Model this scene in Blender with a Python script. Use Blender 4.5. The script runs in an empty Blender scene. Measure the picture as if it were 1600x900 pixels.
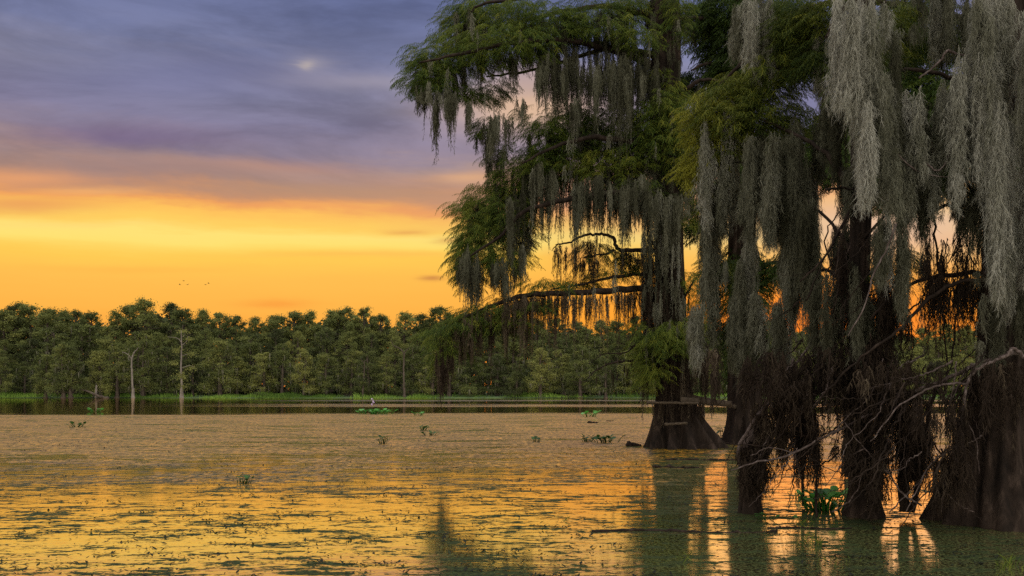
import bpy, math, numpy as np
from mathutils import Vector
rng = np.random.default_rng(11)
scene = bpy.context.scene
COL = scene.collection
F = 1600*35/36.0; CH = 1.25; HZ = 613.0
def P(px, py, d):                       # a point d metres ahead of the boat
    return np.array([(px-800)/F*d, d, CH-(py-HZ)/F*d])
def lin(c):
    return tuple(((v/255)/12.92 if v/255 <= .04045 else ((v/255+.055)/1.055)**2.4) for v in c)

# ------------------------------------------------------------------ camera
cam = bpy.data.cameras.new('camera'); co = bpy.data.objects.new('camera', cam); COL.objects.link(co)
cam.lens = 35; cam.sensor_width = 36; cam.shift_y = 163/1600
cam.clip_start = .1; cam.clip_end = 5000
co.location = (0, 0, CH); co.rotation_euler = (math.radians(90), 0, 0)
scene.camera = co
vs = scene.view_settings
vs.view_transform = 'Standard'; vs.look = 'None'; vs.exposure = .12; vs.gamma = 1
scene.render.engine = 'CYCLES'
cy = scene.cycles
cy.max_bounces = 4; cy.diffuse_bounces = 1; cy.glossy_bounces = 2; cy.transmission_bounces = 2; cy.transparent_max_bounces = 4
cy.use_denoising = False

# ------------------------------------------------------------------ node helpers
class N:
    def __init__(s, nt): s.nt = nt
    def node(s, t, **k):
        n = s.nt.nodes.new(t)
        for a, b in k.items(): setattr(n, a, b)
        return n
    def put(s, sock, v):
        if isinstance(v, bpy.types.NodeSocket): s.nt.links.new(v, sock)
        else: sock.default_value = v
    def m(s, op, a, b=None, c=None, clamp=False):
        n = s.node('ShaderNodeMath', operation=op, use_clamp=clamp)
        for i, v in enumerate((a, b, c)):
            if v is not None: s.put(n.inputs[i], v)
        return n.outputs[0]
    def vec(s, x, y, z):
        n = s.node('ShaderNodeCombineXYZ')
        for i, v in enumerate((x, y, z)): s.put(n.inputs[i], v)
        return n.outputs[0]
    def sep(s, v):
        n = s.node('ShaderNodeSeparateXYZ'); s.put(n.inputs[0], v); return n.outputs
    def noise(s, v, scale, detail=4, rough=.55, dist=0):
        n = s.node('ShaderNodeTexNoise'); s.put(n.inputs['Vector'], v)
        n.inputs['Scale'].default_value = scale; n.inputs['Detail'].default_value = detail
        n.inputs['Roughness'].default_value = rough; n.inputs['Distortion'].default_value = dist
        return n.outputs['Fac']
    def mix(s, f, a, b, mode='MIX'):
        n = s.node('ShaderNodeMix', data_type='RGBA', blend_type=mode)
        s.put(n.inputs['Factor'], f)
        for i, v in ((6, a), (7, b)):
            s.put(n.inputs[i], (*v, 1) if isinstance(v, tuple) and len(v) == 3 else v)
        return n.outputs[2]
    def ss(s, v, a, b, lo=0., hi=1.):
        n = s.node('ShaderNodeMapRange', interpolation_type='SMOOTHSTEP')
        s.put(n.inputs[0], v); s.put(n.inputs[1], a); s.put(n.inputs[2], b)
        n.inputs[3].default_value = lo; n.inputs[4].default_value = hi
        return n.outputs[0]
    def ramp(s, f, stops, interp='LINEAR'):
        n = s.node('ShaderNodeValToRGB'); s.put(n.inputs[0], f)
        r = n.color_ramp; r.interpolation = interp
        while len(r.elements) < len(stops): r.elements.new(.5)
        for e, (p, c) in zip(r.elements, stops):
            e.position = p; e.color = (*c, 1)
        return n.outputs[0]
def material(name):
    m = bpy.data.materials.new(name); m.use_nodes = True
    nt = m.node_tree; nt.nodes.clear(); n = N(nt)
    out = n.node('ShaderNodeOutputMaterial')
    return m, n, out

# ------------------------------------------------------------------ sky (sunset behind broken cloud)
w = bpy.data.worlds.new('World'); scene.world = w; w.use_nodes = True
nt = w.node_tree; nt.nodes.clear(); n = N(nt)
tc = n.node('ShaderNodeTexCoord').outputs['Generated']
X, Y, Z = n.sep(tc)
hor = n.m('MAXIMUM', n.m('SQRT', n.m('ADD', n.m('MULTIPLY', X, X), n.m('MULTIPLY', Y, Y))), 1e-3)
ux = n.m('DIVIDE', X, hor); uy = n.m('DIVIDE', Y, hor); t = n.m('DIVIDE', Z, hor)
cv = n.vec(n.m('MULTIPLY', ux, 2.2), n.m('MULTIPLY', uy, 2.2), n.m('MULTIPLY', t, 9.))
nA = n.noise(cv, 1.8, 9, .6, .3)
cv2 = n.vec(n.m('MULTIPLY', ux, 2.), n.m('MULTIPLY', uy, 2.), n.m('MULTIPLY', t, 26.))
nB = n.noise(cv2, 2.2, 5, .6)
amp = n.ss(t, .13, .21, .012, .085)
td = n.m('ADD', t, n.m('MULTIPLY', n.m('SUBTRACT', nA, .5), amp))
td = n.m('ADD', td, n.m('MULTIPLY', n.m('SUBTRACT', nB, .5), .018))
td = n.m('ADD', td, n.m('MULTIPLY', ux, -.012))
S = [(0, (250,138,48)), (.05, (252,158,58)), (.085, (252,180,74)), (.112, (253,188,80)), (.135, (253,202,84)), (.148, (254,222,112)),
     (.156, (254,224,118)), (.164, (253,206,96)), (.176, (252,192,92)), (.183, (240,164,92)), (.190, (206,146,106)), (.205, (168,134,122)),
     (.222, (152,130,128)), (.24, (130,118,134)), (.27, (122,117,142)), (.31, (126,125,148)), (.345, (107,112,144)), (.39, (96,104,141)),
     (.6, (88,98,150)), (1., (96,104,154))]
base = n.ramp(td, [(p, lin(c)) for p, c in S])
cv3 = n.vec(n.m('MULTIPLY', ux, 3.), n.m('MULTIPLY', uy, 3.), n.m('MULTIPLY', t, 12.))
nC = n.noise(cv3, 1.5, 9, .62, .5)
mot = n.ss(nC, .3, .72, .82, 1.34)
mot = n.m('ADD', 1., n.m('MULTIPLY', n.m('SUBTRACT', mot, 1.), n.ss(t, .17, .24)))
mc = n.node('ShaderNodeVectorMath', operation='SCALE'); n.put(mc.inputs[0], base); n.put(mc.inputs['Scale'], mot)
col = mc.outputs[0]
# soft individual cloud features: direction tangents (x/y, z/y)
yy = n.m('MAXIMUM', Y, .05); du = n.m('DIVIDE', X, yy); dv = n.m('DIVIDE', Z, yy)
wob = n.m('MULTIPLY', n.m('SUBTRACT', nB, .5), .05); wob2 = n.m('MULTIPLY', n.m('SUBTRACT', nA, .5), .02)
front = n.ss(Y, .3, .5)
def cloud(px, py, sx, sy, c, k, tilt=0.):
    global col
    a = n.m('DIVIDE', n.m('ADD', n.m('SUBTRACT', du, (px-800)/F), wob), sx/F)
    b = n.m('ADD', n.m('SUBTRACT', dv, (HZ-py)/F), n.m('MULTIPLY', n.m('SUBTRACT', du, (px-800)/F), tilt))
    b = n.m('DIVIDE', n.m('ADD', b, wob2), sy/F)
    e = n.m('EXPONENT', n.m('MULTIPLY', n.m('ADD', n.m('MULTIPLY', a, a), n.m('MULTIPLY', b, b)), -1.))
    col = n.mix(n.m('MULTIPLY', n.m('MULTIPLY', e, k), front), col, lin(c))
cloud(480, 101, 10, 7, (236,214,176), .6)
cloud(484, 100, 34, 16, (176,166,170), .5)
cloud(560, 125, 150, 14, (170,160,170), .55)
cloud(40, 278, 110, 13, (246,170,110), .6)
cloud(150, 300, 90, 8, (253,186,112), .5)
cloud(30, 322, 120, 14, (228,150,92), .7)
cloud(420, 260, 160, 12, (196,146,122), .6, .05)
cloud(730, 280, 60, 10, (232,178,128), .6)
cloud(830, 170, 130, 40, (240,196,150), .75)
cloud(820, 120, 60, 30, (214,178,160), .4)
cloud(675, 437, 20, 4, (196,128,72), .75)
cloud(640, 360, 30, 4, (226,158,80), .6)
cloud(705, 375, 22, 6, (206,140,80), .6)
cloud(430, 474, 55, 7, (247,150,60), .6)
cloud(560, 303, 260, 15, (182,142,116), .85, .03)
cloud(560, 326, 260, 5, (240,160,96), .5, .03)
cloud(240, 262, 200, 16, (160,130,126), .6)
cloud(120, 352, 150, 5, (255,216,120), .6)
cloud(560, 398, 180, 5, (252,186,84), .6)
cloud(200, 420, 160, 7, (252,180,76), .5)
cloud(900, 400, 40, 20, (228,140,80), .6)
cloud(1000, 330, 300, 45, (214,158,122), .55)
cloud(1400, 355, 260, 55, (224,182,164), .85)
cloud(1400, 120, 300, 90, (140,140,186), .5)
cloud(1250, 500, 330, 70, (255,128,34), .85)
cloud(960, 500, 130, 50, (255,166,48), .7)
cloud(300, 120, 260, 40, (104,108,152), .5)
cloud(180, 215, 180, 22, (118,100,136), .6)
# the eastern half of the sky, behind the boat, brightened to light the foliage
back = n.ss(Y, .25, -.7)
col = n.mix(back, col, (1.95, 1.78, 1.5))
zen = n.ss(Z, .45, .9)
col = n.mix(zen, col, (1.9, 1.8, 1.75))  # overhead sky raised as well, for more light from above
down = n.ss(Z, -.02, -.1)
col = n.mix(down, col, (.03, .04, .02))
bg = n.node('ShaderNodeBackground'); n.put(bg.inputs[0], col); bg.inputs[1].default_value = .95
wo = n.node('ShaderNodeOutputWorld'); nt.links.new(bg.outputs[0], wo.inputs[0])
w.cycles.sampling_method = 'MANUAL'; w.cycles.sample_map_resolution = 1024

# the low sun, softened by the cloud bank
sl = bpy.data.lights.new('sun', 'SUN'); so = bpy.data.objects.new('sun', sl); COL.objects.link(so)
sl.energy = .1; sl.angle = math.radians(30); sl.color = (1, .5, .2)
az = math.radians(23); el = math.radians(6)
sd = Vector((math.sin(az)*math.cos(el), math.cos(az)*math.cos(el), math.sin(el)))
so.rotation_euler = sd.to_track_quat('Z', 'Y').to_euler()

# ------------------------------------------------------------------ materials
def leafy(name, stops, transl=.35, rough=.6, nscale=.6, spread=.25):
    m, n, out = material(name)
    at = n.node('ShaderNodeAttribute', attribute_name='tint').outputs['Fac']
    pos = n.node('ShaderNodeNewGeometry').outputs['Position']
    oi = n.node('ShaderNodeObjectInfo').outputs['Random']
    f = n.m('ADD', at, n.m('MULTIPLY', n.m('SUBTRACT', n.noise(pos, nscale, 3), .5), spread))
    f = n.m('ADD', f, n.m('MULTIPLY', n.m('SUBTRACT', oi, .5), .85 if transl < .3 else .1), clamp=True)
    c = n.ramp(f, stops)
    b = n.node('ShaderNodeBsdfPrincipled'); n.put(b.inputs['Base Color'], c)
    b.inputs['Roughness'].default_value = rough; b.inputs['Specular IOR Level'].default_value = .15
    tr = n.node('ShaderNodeBsdfTranslucent'); n.put(tr.inputs[0], c)
    mx = n.node('ShaderNodeMixShader'); mx.inputs[0].default_value = transl
    n.nt.links.new(b.outputs[0], mx.inputs[1]); n.nt.links.new(tr.outputs[0], mx.inputs[2])
    n.nt.links.new(mx.outputs[0], out.inputs[0])
    return m
M = {}
M['foliage'] = leafy('cypress_foliage', [(0, (.016,.030,.008)), (.45, (.044,.078,.014)), (.8, (.10,.135,.020)), (1, (.18,.19,.025))])
M['yellow_foliage'] = leafy('yellowing_foliage', [(0, (.022,.040,.008)), (.5, (.068,.090,.012)), (1, (.19,.19,.02))])
M['moss'] = leafy('spanish_moss', [(0, (.020,.019,.011)), (.35, (.070,.072,.046)), (.7, (.155,.158,.118)), (1, (.31,.31,.27))], .35, .9, 2.2, .5)
M['brown_moss'] = leafy('dead_and_backlit_moss', [(0, (.012,.008,.006)), (.5, (.038,.027,.019)), (1, (.16,.13,.09))], .4, .9, 1.5)  # tan top stop carries the backlit look of the low tassels
M['far_foliage'] = leafy('far_foliage', [(0, (.040,.050,.020)), (.5, (.096,.118,.036)), (1, (.20,.21,.06))], .25, .8, .15, .6)
M['far_moss'] = leafy('far_moss', [(0, (.07,.07,.05)), (1, (.17,.165,.125))], .25, .9)
M['grass'] = leafy('bank_grass', [(0, (.05,.10,.015)), (1, (.18,.30,.05))], .3, .7)
M['hyacinth'] = leafy('hyacinth_leaf', [(0, (.03,.13,.02)), (.6, (.08,.28,.04)), (1, (.17,.40,.12))], .45, .35)
M['dull_leaf'] = leafy('dull_water_leaf', [(0, (.02,.05,.01)), (1, (.05,.12,.03))], .3, .5)
M['litter'] = leafy('wet_litter', [(0, (.008,.010,.005)), (.7, (.02,.028,.010)), (1, (.045,.07,.02))], .2, .7)
M['petal'] = leafy('lilac_petal', [(0, (.5,.32,.6)), (1, (.7,.55,.8))], .3, .5)
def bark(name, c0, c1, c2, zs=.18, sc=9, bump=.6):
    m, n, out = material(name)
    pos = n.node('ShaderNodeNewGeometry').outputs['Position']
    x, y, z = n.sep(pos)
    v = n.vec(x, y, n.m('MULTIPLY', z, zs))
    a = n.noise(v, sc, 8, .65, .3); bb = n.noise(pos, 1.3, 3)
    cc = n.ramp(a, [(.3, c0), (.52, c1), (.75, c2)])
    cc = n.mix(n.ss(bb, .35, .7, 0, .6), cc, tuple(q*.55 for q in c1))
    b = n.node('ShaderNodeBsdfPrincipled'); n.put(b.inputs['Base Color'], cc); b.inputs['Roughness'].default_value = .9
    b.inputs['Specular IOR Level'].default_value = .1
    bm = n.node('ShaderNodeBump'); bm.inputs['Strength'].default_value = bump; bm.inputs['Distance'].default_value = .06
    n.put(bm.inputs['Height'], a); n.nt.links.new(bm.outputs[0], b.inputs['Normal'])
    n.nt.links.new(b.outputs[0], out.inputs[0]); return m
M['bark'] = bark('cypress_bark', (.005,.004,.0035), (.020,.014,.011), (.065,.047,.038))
M['far_bark'] = bark('far_bark', (.03,.025,.02), (.07,.055,.045), (.15,.13,.11), .1, 4)
M['dead_wood'] = bark('grey_dead_wood', (.03,.022,.020), (.085,.065,.06), (.26,.22,.215), .6, 22)
M['snag'] = bark('pale_snag', (.07,.06,.05), (.17,.15,.135), (.32,.29,.26), .2, 6)
M['board'] = bark('weathered_board', (.02,.015,.011), (.06,.047,.034), (.13,.10,.075), 3, 14)
M['feather'] = bark('dark_feather', (.01,.01,.01), (.02,.02,.02), (.04,.04,.04))
def ground_mat():
    m, n, out = material('bank_soil')
    pos = n.node('ShaderNodeNewGeometry').outputs['Position']
    c = n.ramp(n.noise(pos, .4, 6), [(.35, (.02,.04,.01)), (.6, (.05,.10,.02)), (.8, (.07,.06,.03))])
    b = n.node('ShaderNodeBsdfPrincipled'); n.put(b.inputs['Base Color'], c); b.inputs['Roughness'].default_value = 1
    n.nt.links.new(b.outputs[0], out.inputs[0]); return m
M['ground'] = ground_mat()
def water_mat():
    m, n, out = material('swamp_water')
    pos = n.node('ShaderNodeNewGeometry').outputs['Position']
    x, y, z = n.sep(pos)
    big = n.noise(n.vec(n.m('MULTIPLY', x, .25), n.m('MULTIPLY', y, .5), 0.), .55, 4, .6)
    st = n.noise(n.vec(n.m('MULTIPLY', x, .42), y, 0.), 4.2, 9, .74, .3)
    fine = n.noise(n.vec(n.m('MULTIPLY', x, .7), y, 3.), 13., 5, .75, .2)
    edge = n.noise(n.vec(n.m('MULTIPLY', x, .02), n.m('MULTIPLY', y, .12), 0.), 1., 5, .6)
    # where the duckweed mat ends and open water begins
    yo = n.m('ADD', y, n.m('MULTIPLY', n.m('SUBTRACT', edge, .5), 26.))
    openw = n.ss(yo, 57, 61)
    # heavier cover in mid distance and to the right under the trees
    cover = n.m('ADD', n.ss(y, 9, 30, 0, .15), n.m('MULTIPLY', n.ss(x, 1.2, 3.2, 0, .012), n.ss(y, 11.5, 9.0)))
    val = n.m('ADD', n.m('ADD', n.m('MULTIPLY', st, .62), n.m('MULTIPLY', fine, .38)), n.m('MULTIPLY', n.m('SUBTRACT', big, .5), .26))
    val = n.m('ADD', val, cover)
    gap = n.noise(n.vec(n.m('MULTIPLY', x, .38), y, 7.), 1.1, 7, .7, .3)       # thin lanes of open water in the mat
    val = n.m('SUBTRACT', val, n.m('MULTIPLY', n.ss(gap, .50, .64), n.ss(y, 10, 16, 0, .26)))
    hole = n.noise(n.vec(x, n.m('MULTIPLY', y, .45), 9.), 5.5, 6, .75)
    val = n.m('ADD', val, n.m('MULTIPLY', n.m('SUBTRACT', hole, .5), n.ss(y, 10, 18, .12, .5)))
    clump = n.m('MULTIPLY', n.ss(val, .503, .525), n.m('SUBTRACT', 1., openw))
    speck = n.m('MULTIPLY', n.ss(n.m('ADD', n.noise(pos, 38., 3, .7), cover), .42, .62), n.m('SUBTRACT', 1., openw))
    # water film with specks
    wc = n.mix(speck, (.006,.008,.006), (.17,.20,.075))
    wf = n.node('ShaderNodeBsdfPrincipled'); n.put(wf.inputs['Base Color'], wc)
    wf.inputs['Specular IOR Level'].default_value = 0.
    gl = n.node('ShaderNodeBsdfGlossy'); gl.inputs[0].default_value = (1, .86, .66, 1)
    rip_far = n.noise(n.vec(n.m('MULTIPLY', x, .012), n.m('MULTIPLY', y, .09), 0.), 1., 3, .6)
    yb = n.m('ADD', y, n.m('MULTIPLY', n.m('SUBTRACT', rip_far, .5), 24.))
    rband = n.m('MAXIMUM', n.m('MULTIPLY', n.ss(yb, 84, 88), n.ss(yb, 112, 104)), n.m('MULTIPLY', n.ss(yb, 138, 142), n.ss(yb, 168, 158)))
    rband = n.m('MULTIPLY', rband, n.ss(n.m('ADD', x, n.m('MULTIPLY', y, .14)), -30, 0))
    rband = n.m('MULTIPLY', n.m('MULTIPLY', rband, openw), n.ss(n.noise(n.vec(n.m('MULTIPLY', x, .05), n.m('MULTIPLY', y, .5), 4.), 1., 5, .6), .38, .5))
    n.put(gl.inputs['Roughness'], n.m('ADD', n.m('MULTIPLY', rband, .135), n.m('ADD', .035, n.m('MULTIPLY', n.m('SUBTRACT', 1., openw), .045))))
    rp = n.noise(n.vec(n.m('MULTIPLY', x, .45), y, 0.), 3.2, 4, .5, .2)
    rp2 = n.noise(n.vec(n.m('MULTIPLY', x, .3), y, 1.), 14., 3, .6)
    hgt = n.m('ADD', n.m('MULTIPLY', rp, 1.), n.m('MULTIPLY', rp2, .28))
    bmp = n.node('ShaderNodeBump'); bmp.inputs['Distance'].default_value = .012
    n.put(bmp.inputs['Strength'], n.m('ADD', n.ss(y, 30, 62, .26, .12), n.m('MULTIPLY', rband, .02)))
    n.put(bmp.inputs['Height'], hgt); n.nt.links.new(bmp.outputs[0], gl.inputs['Normal'])
    lw = n.node('ShaderNodeLayerWeight'); lw.inputs[0].default_value = .5; n.nt.links.new(bmp.outputs[0], lw.inputs['Normal'])
    fr = n.m('MULTIPLY', n.m('POWER', lw.outputs['Facing'], 1.1), n.m('SUBTRACT', 1., n.m('MULTIPLY', speck, .22)))
    film = n.node('ShaderNodeMixShader'); n.put(film.inputs[0], fr)
    n.nt.links.new(wf.outputs[0], film.inputs[1]); n.nt.links.new(gl.outputs[0], film.inputs[2])
    # thick duckweed
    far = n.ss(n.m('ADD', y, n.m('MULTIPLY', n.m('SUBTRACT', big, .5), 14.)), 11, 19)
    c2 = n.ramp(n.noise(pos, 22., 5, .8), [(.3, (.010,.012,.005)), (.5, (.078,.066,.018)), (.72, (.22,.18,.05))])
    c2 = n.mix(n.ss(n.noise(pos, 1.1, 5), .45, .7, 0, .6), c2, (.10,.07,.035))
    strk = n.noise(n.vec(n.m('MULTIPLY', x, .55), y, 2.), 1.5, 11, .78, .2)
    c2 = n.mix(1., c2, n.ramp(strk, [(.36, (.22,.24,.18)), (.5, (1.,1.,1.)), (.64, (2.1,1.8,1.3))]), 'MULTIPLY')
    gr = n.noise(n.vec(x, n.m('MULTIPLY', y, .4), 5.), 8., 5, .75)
    c2 = n.mix(1., c2, n.ramp(gr, [(.40, (.07,.10,.05)), (.5, (1.1,.95,.6)), (.60, (4.2,2.5,.8))]), 'MULTIPLY')  # bright orange grains paint sky glints into the mat colour
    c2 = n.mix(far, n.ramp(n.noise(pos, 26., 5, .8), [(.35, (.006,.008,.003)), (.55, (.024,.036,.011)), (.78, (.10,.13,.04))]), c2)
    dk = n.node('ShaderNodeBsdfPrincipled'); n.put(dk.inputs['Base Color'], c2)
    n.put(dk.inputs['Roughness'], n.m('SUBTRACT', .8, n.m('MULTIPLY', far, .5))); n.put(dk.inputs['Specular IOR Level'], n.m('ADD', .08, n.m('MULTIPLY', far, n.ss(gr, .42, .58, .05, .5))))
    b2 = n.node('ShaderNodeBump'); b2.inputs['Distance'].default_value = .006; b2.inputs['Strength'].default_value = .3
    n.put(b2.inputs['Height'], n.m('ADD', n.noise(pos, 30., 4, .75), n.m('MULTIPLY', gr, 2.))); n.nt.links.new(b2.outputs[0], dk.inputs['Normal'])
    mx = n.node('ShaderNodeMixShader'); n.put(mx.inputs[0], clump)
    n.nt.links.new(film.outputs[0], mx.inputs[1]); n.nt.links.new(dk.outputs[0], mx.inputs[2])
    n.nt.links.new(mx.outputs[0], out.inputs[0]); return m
M['water'] = water_mat()

# ------------------------------------------------------------------ mesh helpers
def mesh_np(name, V, T, mat, parent=None, tint=None, smooth=False, link=True):
    V = np.asarray(V, np.float32); T = np.asarray(T, np.int32)
    me = bpy.data.meshes.new(name)
    me.vertices.add(len(V)); me.vertices.foreach_set('co', V.ravel())
    me.loops.add(T.size); me.loops.foreach_set('vertex_index', T.ravel())
    k = T.shape[1]; me.polygons.add(len(T))
    me.polygons.foreach_set('loop_start', np.arange(len(T), dtype=np.int32)*k)
    me.polygons.foreach_set('loop_total', np.full(len(T), k, np.int32))
    if smooth: me.polygons.foreach_set('use_smooth', np.ones(len(T), bool))
    if tint is not None:
        a = me.attributes.new('tint', 'FLOAT', 'POINT'); a.data.foreach_set('value', np.asarray(tint, np.float32))
    me.update(calc_edges=True); me.materials.append(M[mat])
    if not link: return me
    o = bpy.data.objects.new(name, me); COL.objects.link(o)
    if parent: o.parent = parent
    return o
class Bag:
    def __init__(s): s.V = []; s.T = []; s.t = []; s.n = 0
    def add(s, V, T, tint=.5):
        if len(V) == 0: return
        s.V.append(np.asarray(V, float)); s.T.append(np.asarray(T, int)+s.n)
        s.t.append(np.broadcast_to(tint, (len(V),)).astype(float)); s.n += len(V)
    def build(s, name, mat, parent=None, smooth=False, origin=None):
        V = np.concatenate(s.V)
        if origin is not None: V = V-np.asarray(origin)
        return mesh_np(name, V, np.concatenate(s.T), mat, parent, np.concatenate(s.t), smooth)
def catmull(pts, k):
    p = np.asarray(pts, float)
    if len(p) < 3: return np.array([p[0]+(p[-1]-p[0])*u for u in np.linspace(0, 1, k+1)])
    q = np.vstack([2*p[0]-p[1], p, 2*p[-1]-p[-2]]); o = []
    for i in range(1, len(q)-2):
        for u in np.linspace(0, 1, k, endpoint=False):
            a, b, c, d = q[i-1], q[i], q[i+1], q[i+2]
            o.append(.5*((2*b)+(c-a)*u+(2*a-5*b+4*c-d)*u*u+(3*b-3*c+d-a)*u**3))
    o.append(p[-1]); return np.array(o)
def tube(pts, r0, r1, sides=8, k=5, rough=.12, kink=0.):
    """tapered wandering tube, quads"""
    p = catmull(pts, k)
    if kink: p[1:-1] += rng.normal(0, kink, p[1:-1].shape)
    m = len(p); r = np.interp(np.linspace(0, 1, m), np.linspace(0, 1, 2), [r0, r1])
    if isinstance(r0, (list, tuple)): pass
    tg = np.gradient(p, axis=0); tg /= np.linalg.norm(tg, axis=1)[:, None]+1e-9
    up = np.array([.31, .9, .2]); a = np.cross(tg, up); a /= np.linalg.norm(a, axis=1)[:, None]+1e-9; b = np.cross(tg, a)
    th = np.arange(sides)*2*math.pi/sides
    rr = r[:, None]*(1+rng.uniform(-rough, rough, (m, sides)))
    V = p[:, None]+a[:, None]*(rr*np.cos(th))[..., None]+b[:, None]*(rr*np.sin(th))[..., None]
    V = V.reshape(-1, 3); T = []
    for i in range(m-1):
        for j in range(sides):
            j2 = (j+1) % sides
            T.append((i*sides+j, i*sides+j2, (i+1)*sides+j2, (i+1)*sides+j))
    V = np.vstack([V, p[0], p[-1]]); c0 = len(V)-2
    for j in range(sides):
        j2 = (j+1) % sides
        T.append((c0, j2, j, j)); T.append((c0+1, (m-1)*sides+j, (m-1)*sides+j2, (m-1)*sides+j2))
    T = np.array(T); tri = np.concatenate([T[:, [0, 1, 2]], T[:, [0, 2, 3]]])
    tri = tri[(tri[:, 0] != tri[:, 1]) & (tri[:, 1] != tri[:, 2]) & (tri[:, 0] != tri[:, 2])]
    return V, tri
def trunk(centres, radii, flare_n=8, flare_amp=.35, flare_h=1.5, sides=64, k=10, seed=0):
    """fluted cypress trunk; centres bottom to top"""
    r_ = np.random.default_rng(seed)
    p = catmull(centres, k); rad = catmull([(a, 0, 0) for a in radii], k)[:, 0]
    th = np.arange(sides)*2*math.pi/sides; ph = r_.uniform(0, 6.28, 6)
    z0 = p[0, 2]; V = []
    for q, r in zip(p, rad):
        f = max(0, 1-(q[2]-z0)/flare_h)**1.3
        g = np.abs(np.sin(th*flare_n/2+ph[0]+.4*np.sin(th+ph[4])))*1.0+.45*np.abs(np.sin(th*(flare_n+4)/2+ph[1]))
        g = (g-.7)
        f = .22+.78*f
        s = 1+flare_amp*f*g+.05*np.sin(th*11+ph[2]+q[2]*.6)+.04*np.sin(th*23+ph[3]+q[2]*1.1)+.05*np.sin(th*3+q[2]*2+ph[5])
        V.append(np.stack([q[0]+r*s*np.cos(th), q[1]+r*s*np.sin(th), np.full(sides, q[2])], 1))
    m = len(V); V = np.concatenate(V); i = np.arange(m-1)[:, None]*sides; j = np.arange(sides)[None]; j2 = (j+1) % sides
    Q = np.stack([i+j, i+j2, i+sides+j2, i+sides+j], -1).reshape(-1, 4)
    T = np.concatenate([Q[:, [0, 1, 2]], Q[:, [0, 2, 3]]])
    return V, T
def moss_proto(L, W, ns, fpm, fl, fw, sw, seed):
    r = np.random.default_rng(seed); b = Bag(); K = 12
    for s in range(ns):
        rr = W/2*math.sqrt(r.uniform()); an = r.uniform(0, 6.28)
        l = L*(.25+.75*r.uniform()**(1.0 if s > 1 else .15))*(1-.6*rr/(W/2)); z0 = -r.uniform(0, .18)*L
        t = np.linspace(0, 1, K); prof = np.minimum(1, .35+3.5*t)*(1-.7*t)
        walk = np.cumsum(r.normal(0, .006*math.sqrt(L)+.004, (K, 2)), 0)
        pt = np.stack([rr*prof*math.cos(an)+walk[:, 0], rr*prof*math.sin(an)+walk[:, 1], z0-t*l], 1)
        a = r.uniform(0, 3.14); pd = np.array([math.cos(a), math.sin(a), 0]); wd = (sw*(1-.85*t)*(.7+.6*r.uniform(size=K)))[:, None]
        V = np.concatenate([pt-pd*wd, pt+pd*wd]); i = np.arange(K-1)
        b.add(V, np.concatenate([np.stack([i, i+1, i+K], 1), np.stack([i+1, i+K+1, i+K], 1)]), r.uniform(-.08, .08))
        nf = int(l*fpm); tt = r.uniform(0, 1, nf); q = np.stack([np.interp(tt, t, pt[:, c]) for c in range(3)], 1)
        d = r.normal(0, .42, (nf, 3)); d[:, 2] = -1+r.normal(0, .35, nf); d /= np.linalg.norm(d, axis=1)[:, None]
        ln = (fl*r.uniform(.5, 1.3, nf))[:, None]; aa = r.uniform(0, 6.28, nf)
        pp = np.stack([np.cos(aa), np.sin(aa), np.zeros(nf)], 1)*fw/2
        bend = r.normal(0, .25, (nf, 3))*ln; mid = q+d*ln*.55+bend*.4; tip = q+d*ln*.9+bend+np.array([0, 0, -.25])*ln
        V = np.stack([q-pp, q+pp, mid-pp*.7, mid+pp*.7, tip], 1).reshape(-1, 3); o = np.arange(nf)[:, None]*5
        T = np.concatenate([o+[0, 1, 2], o+[1, 3, 2], o+[2, 3, 4]])
        b.add(V, T, np.repeat(r.uniform(-.12, .12, nf), 5))
    return np.concatenate(b.V), np.concatenate(b.T), np.concatenate(b.t)
LN = (.25, .5, .9, 1.5, 2.3)
MN = [[moss_proto(L, .045+.045*L, int(8+7*L), 170, .05, .0034, .0028, 100+i*9+v) for v in range(4)] for i, L in enumerate(LN)]      # near
MF = [[moss_proto(L, .035+.045*L, int(5+4*L), 80, .05, .008, .0055, 300+i*9+v) for v in range(4)] for i, L in enumerate(LN)]       # further off
MS = [[moss_proto(L, .05+.05*L, int(5+3*L), 60, .06, .006, .005, 500+i*9+v) for v in range(4)] for i, L in enumerate(LN)]       # stringy
def spray_proto(seed, Ls=.32, nsub=11, leaf=.034, lw=.0095):
    r = np.random.default_rng(seed); b = Bag()
    def tw(s): return np.array([s*Ls*.95, .02*math.sin(s*5+seed), .05*s-.22*s*s*Ls/.32])
    for i in range(8):
        a, c = tw(i/8), tw((i+1)/8); u = np.array([0, .0025, 0])
        b.add([a-u, a+u, c+u, c-u], [[0, 1, 2], [0, 2, 3]])
    for i in range(nsub):
        s = (i+.6)/nsub; o = tw(s); side = 1 if i % 2 else -1
        L = Ls*(.45-.22*s)*r.uniform(.8, 1.25)
        d = np.array([.55, side*r.uniform(.5, 1.), -r.uniform(.3, 1.2)]); d /= np.linalg.norm(d)
        nl = 7
        for k in range(nl):
            q = o+d*L*(k+.5)/nl+np.array([0, 0, -.4*L*((k+.5)/nl)**2])
            for s2 in (-1, 1):
                e = d*.6+s2*np.cross(d, [0, 0, 1.])*.8+r.normal(0, .25, 3)+np.array([0, 0, -.35]); e /= np.linalg.norm(e)
                wv = np.cross(e, r.normal(0, 1, 3)); wv /= np.linalg.norm(wv)+1e-9; wv *= lw/2
                ll = leaf*(1-.4*k/nl)*r.uniform(.8, 1.2)
                b.add([q-wv, q+wv, q+e*ll], [[0, 1, 2]], r.uniform(-.12, .12))
    return np.concatenate(b.V), np.concatenate(b.T), np.concatenate(b.t)
SP = [spray_proto(40+i) for i in range(6)]
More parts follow.
